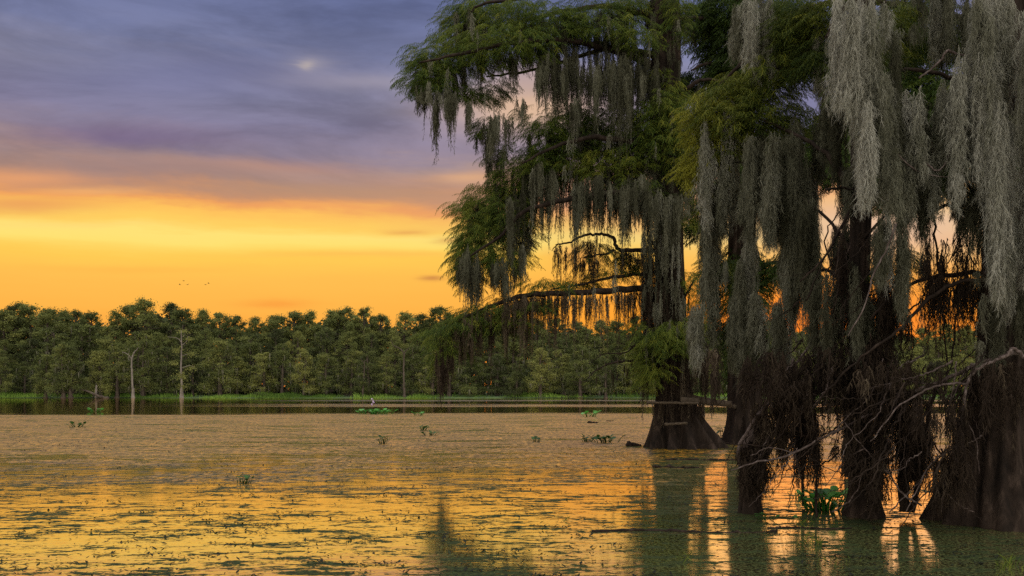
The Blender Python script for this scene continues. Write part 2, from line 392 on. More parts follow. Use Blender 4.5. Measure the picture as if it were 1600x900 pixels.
SPF = [spray_proto(60+i, .42, 9, .055, .016) for i in range(6)]
def stamp(bag, proto, pos, ang, sx, sz, tint):
    V, T, tt = proto; n_ = len(pos)
    if n_ == 0: return
    c, s = np.cos(ang)[:, None], np.sin(ang)[:, None]; sx = np.asarray(sx)[:, None]; sz = np.asarray(sz)[:, None]
    x = (V[None, :, 0]*c-V[None, :, 1]*s)*sx+pos[:, 0:1]; y = (V[None, :, 0]*s+V[None, :, 1]*c)*sx+pos[:, 1:2]
    z = V[None, :, 2]*sz+pos[:, 2:3]
    VV = np.stack([x, y, z], -1).reshape(-1, 3)
    TT = (T[None]+np.arange(n_)[:, None, None]*len(V)).reshape(-1, 3)
    bag.add(VV, TT, (np.asarray(tint)[:, None]+tt[None]).ravel())

GAPS = [(1066,340,1088,455), (1100,20,1128,95), (1282,305,1306,352), (1345,380,1362,462), (1458,340,1488,410), (1444,440,1500,520), (1508,440,1532,520), (1396,0,1432,40),
        (1410,60,1438,100), (1146,345,1164,400), (1196,395,1214,470), (1126,380,1140,410), (1380,60,1392,110)]
def hang(items, protos, bag, narrow=1.):
    """items: (point, length, tint) - tassels hung from points, kept clear of the known openings"""
    buckets = {}
    for p, L, tn in items:
        px = 800+p[0]/p[1]*F; py = HZ-(p[2]-CH)/p[1]*F; sc = F/p[1]
        ok = True
        for x0, y0, x1, y1 in GAPS:
            if x0-5 < px < x1+5:
                if y0-4 < py < y1-6: ok = False; break
                if py <= y0-4 and py+L*sc > y0+12: L = max(.12, (y0+rng.uniform(-5, 22)-py)/sc)
        if not ok or L < .1: continue
        L = min(L, max(.1, p[2]-.02))
        i = int(np.argmin([abs(math.log(L/l)) for l in LN])); v = rng.integers(4)
        buckets.setdefault((i, v), []).append((p, L/LN[i], tn))
    for (i, v), it in buckets.items():
        pos = np.array([a for a, _, _ in it]); sz = np.array([b for _, b, _ in it]); tn = np.array([c for _, _, c in it])
        stamp(bag, protos[i][v], pos, rng.uniform(0, 6.28, len(it)), np.clip(sz, .6, 1.3)*narrow*rng.uniform(.75, 1.3, len(it)), sz, tn)
def leaves(bag, blobs, d, dens, protos, scale=1., tint=.45, depth=.8):
    for bl in blobs:
        px, py, rx, ry = bl[:4]; tn = tint+(bl[4] if len(bl) > 4 else 0); dd = d+(bl[5] if len(bl) > 5 else rng.uniform(-.8, .8))
        c = P(px, py, dd); k = dd/F; tn += rng.normal(0, .11); cnt = int(rx*ry*k*k*dens)+6
        u = rng.normal(0, 1, (cnt, 3)); u /= np.linalg.norm(u, axis=1)[:, None]; u *= rng.uniform(.15, 1, (cnt, 1))**.5
        # break the mass into sprigs
        lump = rng.normal(0, .42, (9, 3))*[1, 1, .9]; u = u+lump[rng.integers(8, size=cnt)]
        pos = c+u*np.array([rx*k, rx*k*depth, ry*k])
        ang = np.arctan2(u[:, 1], u[:, 0])+rng.normal(0, .7, cnt); tv = tn+u[:, 2]*.0+rng.normal(0, .12, cnt)
        pi = rng.integers(len(protos), size=cnt); s = scale*rng.uniform(.65, 1.25, cnt)
        for q in range(len(protos)):
            w_ = pi == q
            stamp(bag, protos[q], pos[w_], ang[w_], s[w_], s[w_]*rng.uniform(.45, 1.25, w_.sum()), tv[w_])
def under(blobs, d, per, lo, hi, tint, items):
    """moss items hanging below foliage blobs; lengths in metres"""
    for bl in blobs:
        px, py, rx, ry = bl[:4]; dd0 = d+(bl[5] if len(bl) > 5 else 0)
        for _ in range(int(rx*per*.42)):
            dd = dd0+rng.uniform(-1, 1)*rx*.8*dd0/F
            x = px+rng.uniform(-1, 1)*rx; y = py+rng.uniform(-.3, .8)*ry; L = lo+(hi-lo)*rng.uniform()**1.3; tn = tint+rng.normal(0, .16)
            for _ in range(rng.integers(2, 5)): items.append((P(x+rng.normal(0, 2.2), y+rng.uniform(-4, 6), dd+rng.normal(0, .05)), L*rng.uniform(.6, 1.1), tn+rng.normal(0, .05)))
def along(pts, d, cnt, lo, hi, tint, items, dj=.25, sag=0):
    q = catmull(pts, 8)
    for _ in range(cnt):
        i = rng.integers(len(q)); a = q[i]; dd = (a[2] if len(a) > 2 and a[2] else d)+rng.normal(0, dj)
        items.append((P(a[0]+rng.normal(0, 4), a[1]+rng.uniform(-3, 8), dd), lo+(hi-lo)*rng.uniform()**1.4, tint+rng.normal(0, .13)))
def tag(o, label=None, cat=None, group=None, kind=None):
    if label: o['label'] = label
    if cat: o['category'] = cat
    if group: o['group'] = group
    if kind: o['kind'] = kind
    return o
def empty(name, loc, label, cat, group=None):
    o = bpy.data.objects.new(name, None); COL.objects.link(o); o.location = tuple(loc); o.empty_display_size = .3
    return tag(o, label, cat, group)
def part(root, name, V, T, mat, tint=.5, smooth=False):
    return mesh_np(name, np.asarray(V)-np.array(root.location), T, mat, root, np.broadcast_to(tint, (len(V),)), smooth)
def limb(root, pts, d, r0, r1, mat='bark', name='limb', kink=.012, sides=8, smooth=True):
    """pts: (px, py[, distance]); radii in metres"""
    V, T = tube([P(a[0], a[1], a[2] if len(a) > 2 else d) for a in pts], r0, r1, sides, 6, .12, kink)
    return part(root, name, V, T, mat, smooth=smooth)
def bagpart(root, bag, name, mat):
    if bag.n: return bag.build(name, mat, root, origin=root.location)

# ------------------------------------------------------------------ water and far bank
V = np.array([[-1500,-400,0],[1500,-400,0],[1500,2500,0],[-1500,2500,0]], float)
tag(mesh_np('water', V, [[0,1,2,3]], 'water'), kind='structure')
xs = np.linspace(-1200, 1200, 161); ys = np.array([213, 216, 222, 240, 300, 500, 2400.]); zz = np.array([-.15, .12, .35, .5, .7, .9, 1.])
gx, gy = np.meshgrid(xs, ys); V = np.stack([gx+0*gy, gy, np.repeat(zz[:, None], len(xs), 1)], -1)
V[..., 1] += (2.5*np.sin(gx*.05)+1.5*np.sin(gx*.13+1)+1*np.sin(gx*.41))*(gy < 230); V[1:, :, 2] += (.15*np.sin(gx*.3)+.1*np.sin(gx*.7+2))[1:]
nx = len(xs); i = (np.arange(len(ys)-1)[:, None]*nx+np.arange(nx-1)[None]).ravel()
tag(mesh_np('far_bank', V.reshape(-1, 3), np.stack([i, i+1, i+nx+1, i+nx], 1), 'ground', smooth=True), kind='structure')
# tall marsh grass on the bank
b = Bag(); cnt = 42000
x = rng.uniform(-125, 150, cnt); dens = np.where(x < -33, 1., .35)*(.6+.4*np.sin(x*.21)+.3*np.sin(x*.57)); keep = rng.uniform(size=cnt) < dens; x = x[keep]; cnt = len(x)
y = 214.6+rng.uniform(0, 9, cnt)+2.5*np.sin(x*.05)+1.5*np.sin(x*.13+1)+1*np.sin(x*.41)
h = (.3+.6*rng.uniform(size=cnt)**1.5)*(1+.35*np.sin(x*.33)+.3*np.sin(x*.9+1)); z = .05+(y-214)*.04
le = rng.normal(0, .35, cnt)
V = np.stack([np.stack([x-.07, y, z], 1), np.stack([x+.07, y, z], 1), np.stack([x+.02+le, y, z+h], 1), np.stack([x-.02+le, y+.05, z+h*.9], 1)], 1).reshape(-1, 3)
o_ = np.arange(cnt)[:, None]*4
b.add(V, np.concatenate([o_+[0, 1, 2], o_+[0, 2, 3]]), np.repeat(np.clip(.4+.4*np.sin(x*.17)+rng.normal(0, .2, cnt), 0, 1), 4))
tag(b.build('marsh_grass', 'grass'), 'bright green marsh grass along the far shore', 'grass', kind='stuff')

# ------------------------------------------------------------------ far trees
def leaf_cloud(r, c, rad, cnt, size, b, tint):
    u = r.normal(0, 1, (cnt, 3)); u /= np.linalg.norm(u, axis=1)[:, None]; u *= np.minimum(np.abs(r.normal(0, .55, (cnt, 1)))+.12, 1.25)
    p = c+u*rad; s = size*r.uniform(.5, 1.3, cnt)[:, None]
    a = r.normal(0, 1, (cnt, 3)); a /= np.linalg.norm(a, axis=1)[:, None]; q = np.cross(a, r.normal(0, 1, (cnt, 3))); q /= np.linalg.norm(q, axis=1)[:, None]
    V = np.stack([p-a*s, p+q*s*.7, p+a*s*.8, p-q*s*.45], 1).reshape(-1, 3); o = np.arange(cnt)[:, None]*4
    b.add(V, np.concatenate([o+[0, 1, 2], o+[0, 2, 3]]), np.repeat(tint+r.normal(0, .1, cnt), 4))
def far_proto(seed, kind):
    """unit: metres; returns dict part -> mesh"""
    r = np.random.default_rng(seed); b = Bag(); mo = Bag(); out = {}
    H = 13. if kind == 'cypress' else 20.
    lean = r.normal(0, .5, 2)
    pts = [(0, 0, -.3), (0, 0, .8), (lean[0]*.3, 0, H*.4), (lean[0], lean[1], H*.9)]
    tV, tT = trunk(pts, [.75, .42, .28, .08] if kind == 'cypress' else [.6, .45, .35, .1], 7, .3, 2., 12, 5, seed)
    lb = Bag(); npl = 40 if kind == 'cypress' else 80
    for k in range(npl):
        f = (k+.5)/npl; an = r.uniform(0, 6.28)
        if kind == 'cypress':
            z = H*(.14+.84*f); R = (3.3-2.2*f**1.6)*r.uniform(.2, 1.15)**.7
            c = np.array([lean[0]*f+R*math.cos(an), lean[1]*f+R*math.sin(an), z]); rad = np.array([1.25, 1.25, .6])*r.uniform(.5, 1.25)*(1.15-.4*f)
            leaf_cloud(r, c, rad, int(330*rad[0]), .135, b, .55+r.normal(0, .14))
            leaf_cloud(r, c+[0, 0, -.6], rad*[1.2, 1.2, 1.6], int(120*rad[0]), .13, b, .45+r.normal(0, .12))
            for _ in range(r.integers(1, 6) if f < .7 else 1):
                q = c+np.array([r.normal(0, rad[0]*.5), r.normal(0, rad[0]*.5), -.2]); L = r.uniform(.5, 2.1)
                for s in range(3):
                    o = r.normal(0, .09, 3); ww = r.uniform(.03, .08); a2 = r.uniform(0, 3.14); e = np.array([math.cos(a2), math.sin(a2), 0])*ww
                    mo.add([q+o-e, q+o+e, q+o+[.03, 0, -L*r.uniform(.6, 1)]], [[0, 1, 2]], r.uniform(.2, .9))
        else:
            z = H*(.25+.70*f); R = 4.6*math.sqrt(max(.05, 1-(2*f-.75)**2*.75))*r.uniform(.3, 1)
            c = np.array([lean[0]*f+R*math.cos(an), lean[1]*f+R*math.sin(an), z]); rad = np.array([1.1, 1.1, .8])*r.uniform(.4, 1.25)
            leaf_cloud(r, c, rad, int(260*rad[0]), .15, b, .45+r.normal(0, .14))
        tV2, tT2 = tube([(lean[0]*f*.8, lean[1]*f*.8, z-.9), c-[0, 0, .3]], .09, .03, 5, 2); lb.add(tV2, tT2)
    lb.add(tV, tT); out['trunk'] = mesh_np('trunk', np.concatenate(lb.V), np.concatenate(lb.T), 'far_bark', None, np.concatenate(lb.t), True, False)
    out['crown'] = mesh_np('crown', np.concatenate(b.V), np.concatenate(b.T), 'far_foliage', None, np.concatenate(b.t), False, False)
    if mo.n: out['moss_fronds'] = mesh_np('moss_fronds', np.concatenate(mo.V), np.concatenate(mo.T), 'far_moss', None, np.concatenate(mo.t), False, False)
    return out
PC = [far_proto(700+i, 'cypress') for i in range(7)]; PB = [far_proto(800+i, 'broad') for i in range(6)]
def far_tree(name, proto, H0, x, y, H, wide, label, cat, group):
    root = empty(name, (x, y, .15), label, cat, group); root.rotation_euler[2] = rng.uniform(0, 6.28); s = H/H0; root.scale = (s*wide, s*wide, s)
    for k, me in proto.items():
        o = bpy.data.objects.new(k, me); COL.objects.link(o); o.parent = root
    return root
SK = [(-80,490),(0,480),(40,476),(70,480),(95,477),(130,486),(160,496),(200,484),(240,469),(280,480),(330,493),(370,492),(400,498),(440,491),(500,488),(530,479),(570,485),(610,497),(650,489),(700,483),(760,486),(800,494),(900,500),(1100,505),(1400,515),(1500,512),(1700,512)]
ORD = ['first','second','third','fourth','fifth','sixth','seventh','eighth','ninth','tenth','eleventh','twelfth','thirteenth','fourteenth','fifteenth','sixteenth','seventeenth','eighteenth','nineteenth','twentieth']
def where(px, k, tmpl, marks):
    """a label that counts trees out from a landmark"""
    return None
# front row of cypresses standing at the water's edge
front = []
px = -70.
while px < 1640:
    top = 548+rng.normal(0, 9); front.append([px, top]); px += rng.uniform(26, 44)
marks = [(208, 'the pale bare dead tree'), (283, 'the tall broken grey snag'), (565, 'the pale straight trunk'), (1065, 'the mossy cypress with planks')]
def labelled(seq, base, far=12):
    """count each tree out from its nearest landmark, left or right"""
    seq = sorted(seq); cnt = {}; out = {}
    for mpx, mname in marks:
        for side, lst in (('left', [s for s in seq[::-1] if s < mpx]), ('right', [s for s in seq if s >= mpx])):
            for i, s in enumerate(lst):
                cur = out.get(s)
                if cur is None or abs(s-mpx) < cur[0]: out[s] = (abs(s-mpx), '%s, %s to the %s of %s' % (base, ORD[min(i, 19)], side, mname))
    return {s: v[1] for s, v in out.items()}
lab = labelled([f[0] for f in front], 'shoreline cypress')
for px, top in front:
    d = 219+rng.uniform(-2, 5); x = (px-800)/F*d; H = CH+(HZ-top)/F*d
    far_tree('cypress_tree', PC[rng.integers(7)], 13., x, d, H, rng.uniform(1.0, 1.3), lab[px], 'tree', 'cypresses along the far shore')
mid = []; px = -60.
while px < 1640: mid.append(px); px += rng.uniform(30, 46)
for px in mid:
    d = 232+rng.uniform(-3, 4); x = (px-800)/F*d; top = 519+rng.normal(0, 7); H = CH+(HZ-top)/F*d
    br = rng.uniform() < .55
    far_tree('swamp_tree', PB[rng.integers(6)] if br else PC[rng.integers(7)], 20. if br else 13., x, d, H, rng.uniform(.85, 1.15) if br else 1.2,
             'leafy tree in the middle of the far wood, crowded between front row and skyline', 'tree', 'middle trees of the far wood')
sky = []; px = -60.
while px < 1660: sky.append(px); px += rng.uniform(22, 36)
lab = labelled(sky, 'skyline treetop')
for px in sky:
    d = 252+rng.uniform(-5, 5); x = (px-800)/F*d; top = np.interp(px, [a for a, _ in SK], [b_ for _, b_ in SK])+rng.normal(0, 3.5); H = CH+(HZ-top)/F*d+.3
    far_tree('broadleaf_tree', PB[rng.integers(6)], 19.6, x, d, H, rng.uniform(1., 1.45), lab[px], 'tree', 'skyline trees of the far wood')
# the rest of the wood behind them
b = Bag(); r_ = np.random.default_rng(5)
for k in range(420):
    x = r_.uniform(-190, 190); y = r_.uniform(262, 300); pxx = 800+x/y*F; zt = CH+(HZ-(np.interp(pxx, [a for a, _ in SK], [c for _, c in SK])+14))/F*y
    for zc in np.arange(0.5, zt-2, 3.4): leaf_cloud(r_, np.array([x+r_.normal(0, 1), y, min(zc+r_.uniform(0, 2), zt-2.4)]), np.array([4.2, 3.5, 2.6]), 75, .75, b, .4+r_.normal(0, .12))
for k in range(800):
    x = r_.uniform(-150, 160); y = r_.uniform(224, 248)
    leaf_cloud(r_, np.array([x, y, r_.uniform(.8, 6.4)]), np.array([1.8, 1.5, 1.5]), 90, .3, b, .25+r_.normal(0, .12))
tag(b.build('far_wood', 'far_foliage'), 'dark unbroken mass of woodland behind the far shore trees', 'woodland', kind='stuff')
# low bushes at the water line
for px, py, rx, hh, lb_ in [(410,612,14,1.3,'low dark bush on the shore right of the broken grey snag'), (640,612,16,2.2,'dark rounded bush standing in the water at the far shore'),
        (735,604,18,2.8,'olive bush on the far shore below the drooping limb tip'), (800,607,14,2.,'brownish low bush on the far shore left of the hanging moss'),
        (885,606,15,2.2,'reddish brown bush on the far shore under the low dead limbs'), (160,600,14,3.,'small bright green bush behind the fallen grey log'), (585,614,12,1.3,'tiny bush at the shore under the branching dead tree')]:
    d = 216.5; c = P(px, 618, d); root = empty('shore_bush', (c[0], c[1], .1), lb_, 'bush'); b = Bag(); rr = rx*d/F
    for _ in range(7): leaf_cloud(rng, np.array([rng.normal(0, rr*.5), rng.normal(0, .5), hh*rng.uniform(.3, .8)]), np.array([rr*.55, rr*.5, hh*.35]), 160, .13, b, .55 if 'olive' in lb_ or 'green' in lb_ else .2)
    b.build('foliage', 'far_foliage', root); sb = Bag()
    for _ in range(5):
        q = tube([(0, 0, -.2), (rng.normal(0, rr*.5), rng.normal(0, .4), hh*.7)], .05, .02, 5, 3); sb.add(*q)
    sb.build('stems', 'far_bark', root)
# pale snags
def snag(label, d, trunk_pts, r0, r1, brs, mat='snag'):
    c = P(trunk_pts[0][0], trunk_pts[0][1], d); root = empty('dead_tree', (c[0], c[1], 0), label, 'dead tree', 'dead trees on the far shore')
    V, T = tube([P(a, b_, d) for a, b_ in trunk_pts], r0, r1, 10, 6, .08, .03); part(root, 'trunk', V, T, mat, smooth=True)
    V, T = trunk([P(trunk_pts[0][0], 628, d), P(trunk_pts[0][0], 619, d), P(trunk_pts[0][0], 606, d)], [r0*2.2, r0*1.5, r0], 7, .4, 1.5, 24, 5, 3); part(root, 'root_flare', V, T, mat, smooth=True)
    for pts, a in brs:
        V, T = tube([P(q[0], q[1], d+rng.uniform(-.6, .6)) for q in pts], a, a*.4, 6, 4, .1, .03); part(root, 'branch', V, T, mat, smooth=True)
    return root
snag('pale bare dead tree with a forked top standing in the far shallows', 213.5, [(208,624),(207,600),(206,580),(206,560),(210,550)], .24, .13,
     [([(206,562),(200,554),(192,550)], .13), ([(210,551),(216,543)], .14), ([(200,554),(203,548)], .07)])
sn = snag('tall broken grey snag with sparse foliage and short side branches', 213.5, [(284,624),(284,600),(283,570),(284,545),(283,516)], .28, .09,
     [([(284,535),(276,528),(262,526)], .09), ([(284,540),(292,533),(293,525)], .09), ([(284,556),(296,552)], .08), ([(284,575),(297,571),(303,574)], .08), ([(283,528),(290,522)], .06)])
b = Bag()
for q in [(284,588,14,12),(300,553,12,6),(277,548,12,7),(296,530,12,6),(272,568,12,7),(300,575,13,6),(286,605,10,8),(288,517,12,5)]:
    c = P(q[0], q[1], 213.5); leaf_cloud(rng, c, np.array([q[2], q[2], q[3]])*213.5/F, int(q[2]*q[3]*3.0), .14, b, .55)
bagpart(sn, b, 'foliage', 'far_foliage')
snag('pale straight trunk with small crown on the far shore', 215, [(567,620),(568,600),(569,580),(569,565)], .16, .09, [([(569,567),(563,560)], .06), ([(569,566),(576,558)], .06)], 'far_bark')
snag('branching grey dead tree rising above the far shore crowns', 214, [(632,620),(631,590),(631,562),(633,548)], .2, .12,
     [([(632,555),(626,545),(615,540),(611,531)], .14), ([(633,550),(640,543)], .11), ([(631,584),(624,582)], .07)], 'far_bark')
0 and snag('small white crooked dead branches near the far shore under the moss', 214, [(815,618),(816,590),(815,570)], .2, .1, [([(815,572),(806,578),(800,580)], .08), ([(816,570),(822,566)], .07)])
# paired cypress by the left shore
for k, (px, lb_) in enumerate([(99, 'left one of the paired dark-stemmed cypresses standing in the left shallows'), (110, 'right one of the paired dark-stemmed cypresses standing in the left shallows')]):
    d = 213.8; far_tree('cypress_tree', PC[k+2], 13., (px-800)/F*d, d, CH+(HZ-536-4*k)/F*d, 1.05, lb_, 'tree', 'paired cypresses')
# fallen log and post
d = 213.5; c = P(160, 620, d); root = empty('fallen_log', (c[0], c[1], 0), 'fallen grey log slanting into the water at the left far shore', 'log')
V, T = tube([P(170,623,d), P(155,619,d-.5), P(140,613,d), P(125,608,d+.5)], .38, .12, 8, 5, .2, .05); part(root, 'stem', V, T, 'far_bark', smooth=True)
V, T = tube([P(147,617,d), P(144,621,d)], .14, .1, 6, 3); part(root, 'branch_stub', V, T, 'far_bark')
d = 214; c = P(150, 620, d); root = empty('dead_stump', (c[0], c[1], 0), 'narrow upright grey stump behind the fallen log', 'stump')
V, T = tube([P(150,622,d), P(150,612,d), P(151,602,d)], .3, .16, 8, 5, .15); part(root, 'stem', V, T, 'snag', smooth=True)

# ------------------------------------------------------------------ cypress A: the mossy tree in mid water
dA = 22.6
oA = P(1068, 699, dA); A = empty('cypress_tree', (oA[0], oA[1], 0), 'tall moss-hung cypress with planks nailed across its flared base', 'tree')
def trk(root, rows, d, **k):
    """rows: (px, py, half width px) bottom to top"""
    cs = [P(a, b_, d) for a, b_, _ in rows]; V, T = trunk(cs, [c_*d/F for _, _, c_ in rows], **k)
    return part(root, 'trunk', V, T, 'bark', smooth=True)
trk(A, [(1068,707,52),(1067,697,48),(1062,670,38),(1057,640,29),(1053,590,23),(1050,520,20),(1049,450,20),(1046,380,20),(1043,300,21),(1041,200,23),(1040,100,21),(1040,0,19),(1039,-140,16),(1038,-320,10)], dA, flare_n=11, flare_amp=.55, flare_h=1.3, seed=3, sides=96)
LA = [([(1040,112),(1005,95),(955,78),(880,62,22),(800,68,21.6),(720,84,21.2),(655,98,21)], .10, .02),
      ([(1038,88),(1000,82),(955,74,23),(900,90,23.6),(830,110,24),(760,120,24)], .09, .02),
      ([(1038,30),(1000,20),(940,10,23),(860,22,23.5),(780,42,23),(705,58,22.5)], .09, .015),
      ([(1040,-40),(960,-30,22),(860,-10,21.6),(760,5,21.5),(735,18,21.5)], .08, .015),
      ([(1043,225),(990,222,22),(930,215,21.6),(870,228,21.2),(815,255,21)], .09, .02),
      ([(1046,300),(990,285,23),(900,272,23.6),(840,292,23.6),(770,325,23.4),(725,358,23.2)], .10, .02),
      ([(1048,330),(1000,300,22),(900,310,21.4),(820,330,21.2),(780,370,21.2),(735,400,21.2)], .08, .02),
      ([(1050,458),(1000,452,22.2),(930,456,21.8),(860,458,21.6),(822,462,21.6),(790,470,21.6),(735,492,21.5),(690,520,21.5),(690,560,21.5)], .085, .02),
      ([(1050,425),(1000,428,22.4),(950,435,22.2),(900,446,22),(860,452,22)], .05, .015),
      ([(1050,392),(1008,391,22.2),(967,390,22),(958,372,22),(940,366,22),(913,368,22),(893,378,21.9),(868,383,21.9)], .055, .016),
      ([(1052,560),(1000,563,22.2),(960,566,22),(930,580,21.9),(918,592,21.9)], .035, .008),
      ([(1000,545,22.3),(985,540,22.1),(968,536,22)], .02, .006),
      ([(1041,160),(1070,140,22.2),(1100,125,22),(1140,130,22)], .07, .02),
      ([(1044,270),(1075,255,22.4),(1105,262,22.2)], .06, .02),
      ([(1050,480),(1072,460,22.2),(1084,438,22)], .05, .015)]
for pts, a, b_ in LA: limb(A, pts, dA, a, b_, kink=.01)
for pts, a, b_ in [([(960,390,22),(950,396,22),(935,398,22),(912,402,22)], .03, .012), ([(930,400,22),(915,402,22),(912,404,22)], .02, .01), ([(1000,528,22.2),(980,550,22.1),(945,553,22),(925,565,22)], .02, .006),
                  ([(955,74,22.8),(935,66,22.5),(905,70,22.3)], .05, .02), ([(870,383,22),(862,392,22)], .015, .006), ([(1046,402,22.3),(1030,398,22.2),(1022,384,22.2),(1020,375,22.2)], .04, .015)]:
    limb(A, pts, dA, a, b_, name='twig', kink=.006, sides=6)
BA = [(745,15,32,18),(780,38,70,26,.05),(712,55,28,24,.1),(860,22,60,26),(930,16,50,20),(990,12,40,18),(680,96,34,26,.15),(730,88,50,28,.15),(800,74,60,24,.1),(860,60,45,20),(678,128,34,22,.05),(668,122,12,14),
      (940,45,45,16),(1000,58,25,16),(668,88,8,8),(850,212,32,32),(898,202,38,28),(960,198,60,32),(1035,212,42,32),(1005,240,58,34),(872,248,50,26,.05),(830,262,38,22),(940,262,50,24,.05),(1055,260,30,24),
      (802,290,34,26,.05),(762,318,34,24,.1),(738,348,22,26),(790,335,38,28,.05),(728,398,16,30),(738,428,14,20),(785,410,30,20),(800,370,28,28),(750,380,24,28,.1),
      (850,446,30,8),(905,442,26,8),(950,430,26,8),(800,468,30,9),(745,498,32,12),(705,526,24,14),(770,508,34,12),(690,560,8,22,.05),(718,545,14,12,.0),(712,512,24,10,.0,-1.2),(762,482,26,9,0,-1),(722,503,24,12,.05,-1),(692,532,14,16,.05,-1),(800,498,26,12,0,-1),(835,480,22,9,0,-1),
      (1072,440,16,22,.15),(1084,490,18,30,.15),(1040,528,36,26,.1,-1.1),(1065,510,26,22,.1,-1),(1024,575,20,20,.05,-1),(1088,180,26,26),(1030,165,28,26),(1090,260,22,34),(930,400,30,14,-.1),(980,410,20,16,-.1), (1020,560,22,26,.05),(990,300,40,16),(1040,130,20,20),(1005,120,16,14),
      (1068,330,14,24),(1060,20,14,30),(760,200,14,20,-.1),(775,235,12,16,-.1),(760,140,30,14,-.1),(735,150,18,12,-.1)]
b = Bag(); leaves(b, BA, dA, 1500, SP, .9, .62); bagpart(A, b, 'crown', 'foliage')
it = []
top_tier = [q for q in BA if q[1] < 130]; mid_tier = [q for q in BA if 180 <= q[1] < 330]; left_tier = [q for q in BA if q[0] < 830 and 280 <= q[1] < 440]
under(top_tier, dA, .85, .3, 1.4, .36, it); under(mid_tier, dA, .95, .4, 1.7, .36, it); under(left_tier, dA, .8, .35, 1.3, .42, it)
for _ in range(150):
    yq = rng.uniform(-20, 520); it.append((P(1042+.016*yq+rng.normal(0, 20), yq, dA+rng.uniform(-.6, .3)), rng.uniform(.4, 1.4), .3+rng.normal(0, .15)))
for px, y0, y1, k_ in [(680,140,258,4),(704,135,236,6),(697,140,200,5),(768,180,268,7),(775,170,235,6),(790,170,262,3),(732,150,215,4),(655,130,175,4),(668,130,180,4),(812,150,208,4),(900,150,235,7),(880,100,165,5),
                       (845,90,170,6),(960,90,215,8),(980,90,230,8),(930,100,200,7),(1000,100,180,5),(862,260,345,6),(842,250,320,6),(835,250,380,5),(900,280,385,6),(912,280,370,6),(935,270,362,8),(975,280,395,8),(985,280,370,6),
                       (1015,290,375,5),(1028,290,380,5),(1005,270,350,6),(955,280,345,6),(800,300,470,5),(730,380,500,5),(745,400,505,7),(726,400,470,4),(815,380,450,6),(780,400,470,8),(790,420,480,8),(770,400,460,6),(1060,300,400,6),(1075,290,380,5)]:
    for _ in range(k_*2):
        dd = dA-1+rng.normal(0, .5); y = y0+rng.uniform(0, 18); it.append((P(px+rng.normal(0, 4), y, dd), (y1-y)*dd/F*rng.uniform(.7, 1.3), .42+rng.normal(0, .14)))
for _ in range(230):
    x_ = 845+9.5*rng.integers(20)+rng.normal(0, 2.2); it.append((P(x_, 85+rng.uniform(-10, 35), dA+rng.uniform(-1.3, .6)), rng.uniform(.5, 1.9), .36+rng.normal(0, .15)))
for _ in range(150):
    x_ = 815+10.5*rng.integers(21)+rng.normal(0, 2.2); it.append((P(x_, 285+rng.uniform(-20, 25), dA+rng.uniform(-1.3, .8)), rng.uniform(.5, 2.), .36+rng.normal(0, .15)))
for z0 in range(46):                       # pale tufts caught on the limbs
    q = BA[rng.integers(len(BA))]
    if q[1] < 480: it.append((P(q[0]+rng.normal(0, q[2]*.5), q[1]+q[3]*.3, dA-1-rng.uniform(0, .5)), rng.uniform(.3, .9), .7))
b = Bag(); hang(it, MF, b); bagpart(A, b, 'moss_fronds', 'moss')
it = []
for _ in range(150):
    x_ = 1008+8.5*rng.integers(9)+rng.normal(0, 2.); it.append((P(x_, rng.uniform(300, 520), dA-.9+rng.normal(0, .25)), rng.uniform(.5, 1.6), .42+rng.normal(0, .17)))
b = Bag(); hang(it, MF, b); bagpart(A, b, 'trunk_moss_fronds', 'moss')
it = []
for px, y0, y1, k_ in [(690,570,646,10),(697,560,628,8),(684,560,610,6),(706,545,600,8),(720,530,590,8),(735,520,600,8),(750,510,585,8),(768,500,590,8),(790,490,575,8)]:
    for _ in range(k_): it.append((P(px+rng.normal(0, 2), y0+rng.uniform(-10, 14), 21.5+rng.normal(0, .15)), (y1-y0)*21.5/F*rng.uniform(.6, 1.15), .5+rng.normal(0, .2)))
limb(A, [(690,545,21.5),(693,580,21.5),(688,612,21.5),(690,640,21.5)], dA, .02, .006, name='twig', kink=.006, sides=6)
along([(1050,458,22.4),(1000,452,22.2),(930,456,21.8),(860,458,21.6),(822,462,21.6),(790,470,21.6)], dA, 230, .3, 1.9, .7, it)  # lighter tan tint puts the backlight into the moss colour
along([(1008,391,22.2),(967,392,22)], dA, 16, .3, 1.0, .5, it, .1); along([(935,368,22),(868,383,21.9)], dA, 22, .3, 1.4, .5, it, .1)
along([(790,470,21.6),(735,492,21.5),(690,520,21.5)], dA, 60, .3, 1.2, .7, it); along([(1000,563,22.2),(925,585,22)], dA, 8, .2, .6, .4, it, .1)
along([(935,400,22),(912,402,22)], dA, 14, .4, 1.3, .5, it, .1)
along([(690,520,21.5),(690,575,21.5)], dA, 12, .3, .8, .5, it, .2)
for _ in range(170): it.append((P(rng.uniform(1004, 1068), rng.uniform(375, 520), dA-.5-rng.uniform(0, .5)), rng.uniform(.8, 2.), .3+rng.normal(0, .15)))
for _ in range(120):
    a_ = rng.uniform(0, 6.28); it.append((P(1052, 545+rng.uniform(-30, 30), dA)+np.array([  .72*math.cos(a_), -.1-.6*abs(math.sin(a_)), 0]), rng.uniform(.5, 1.7), .45+rng.normal(0, .2)))
for _ in range(34):
    a_ = rng.uniform(3.3, 6.1); it.append((P(1054, 628, dA)+np.array([.62*math.cos(a_), -.1+.62*math.sin(a_), 0]), rng.uniform(.3, .9), .5+rng.normal(0, .2)))
b = Bag(); hang(it, MF, b, .8); bagpart(A, b, 'brown_moss_fronds', 'brown_moss')

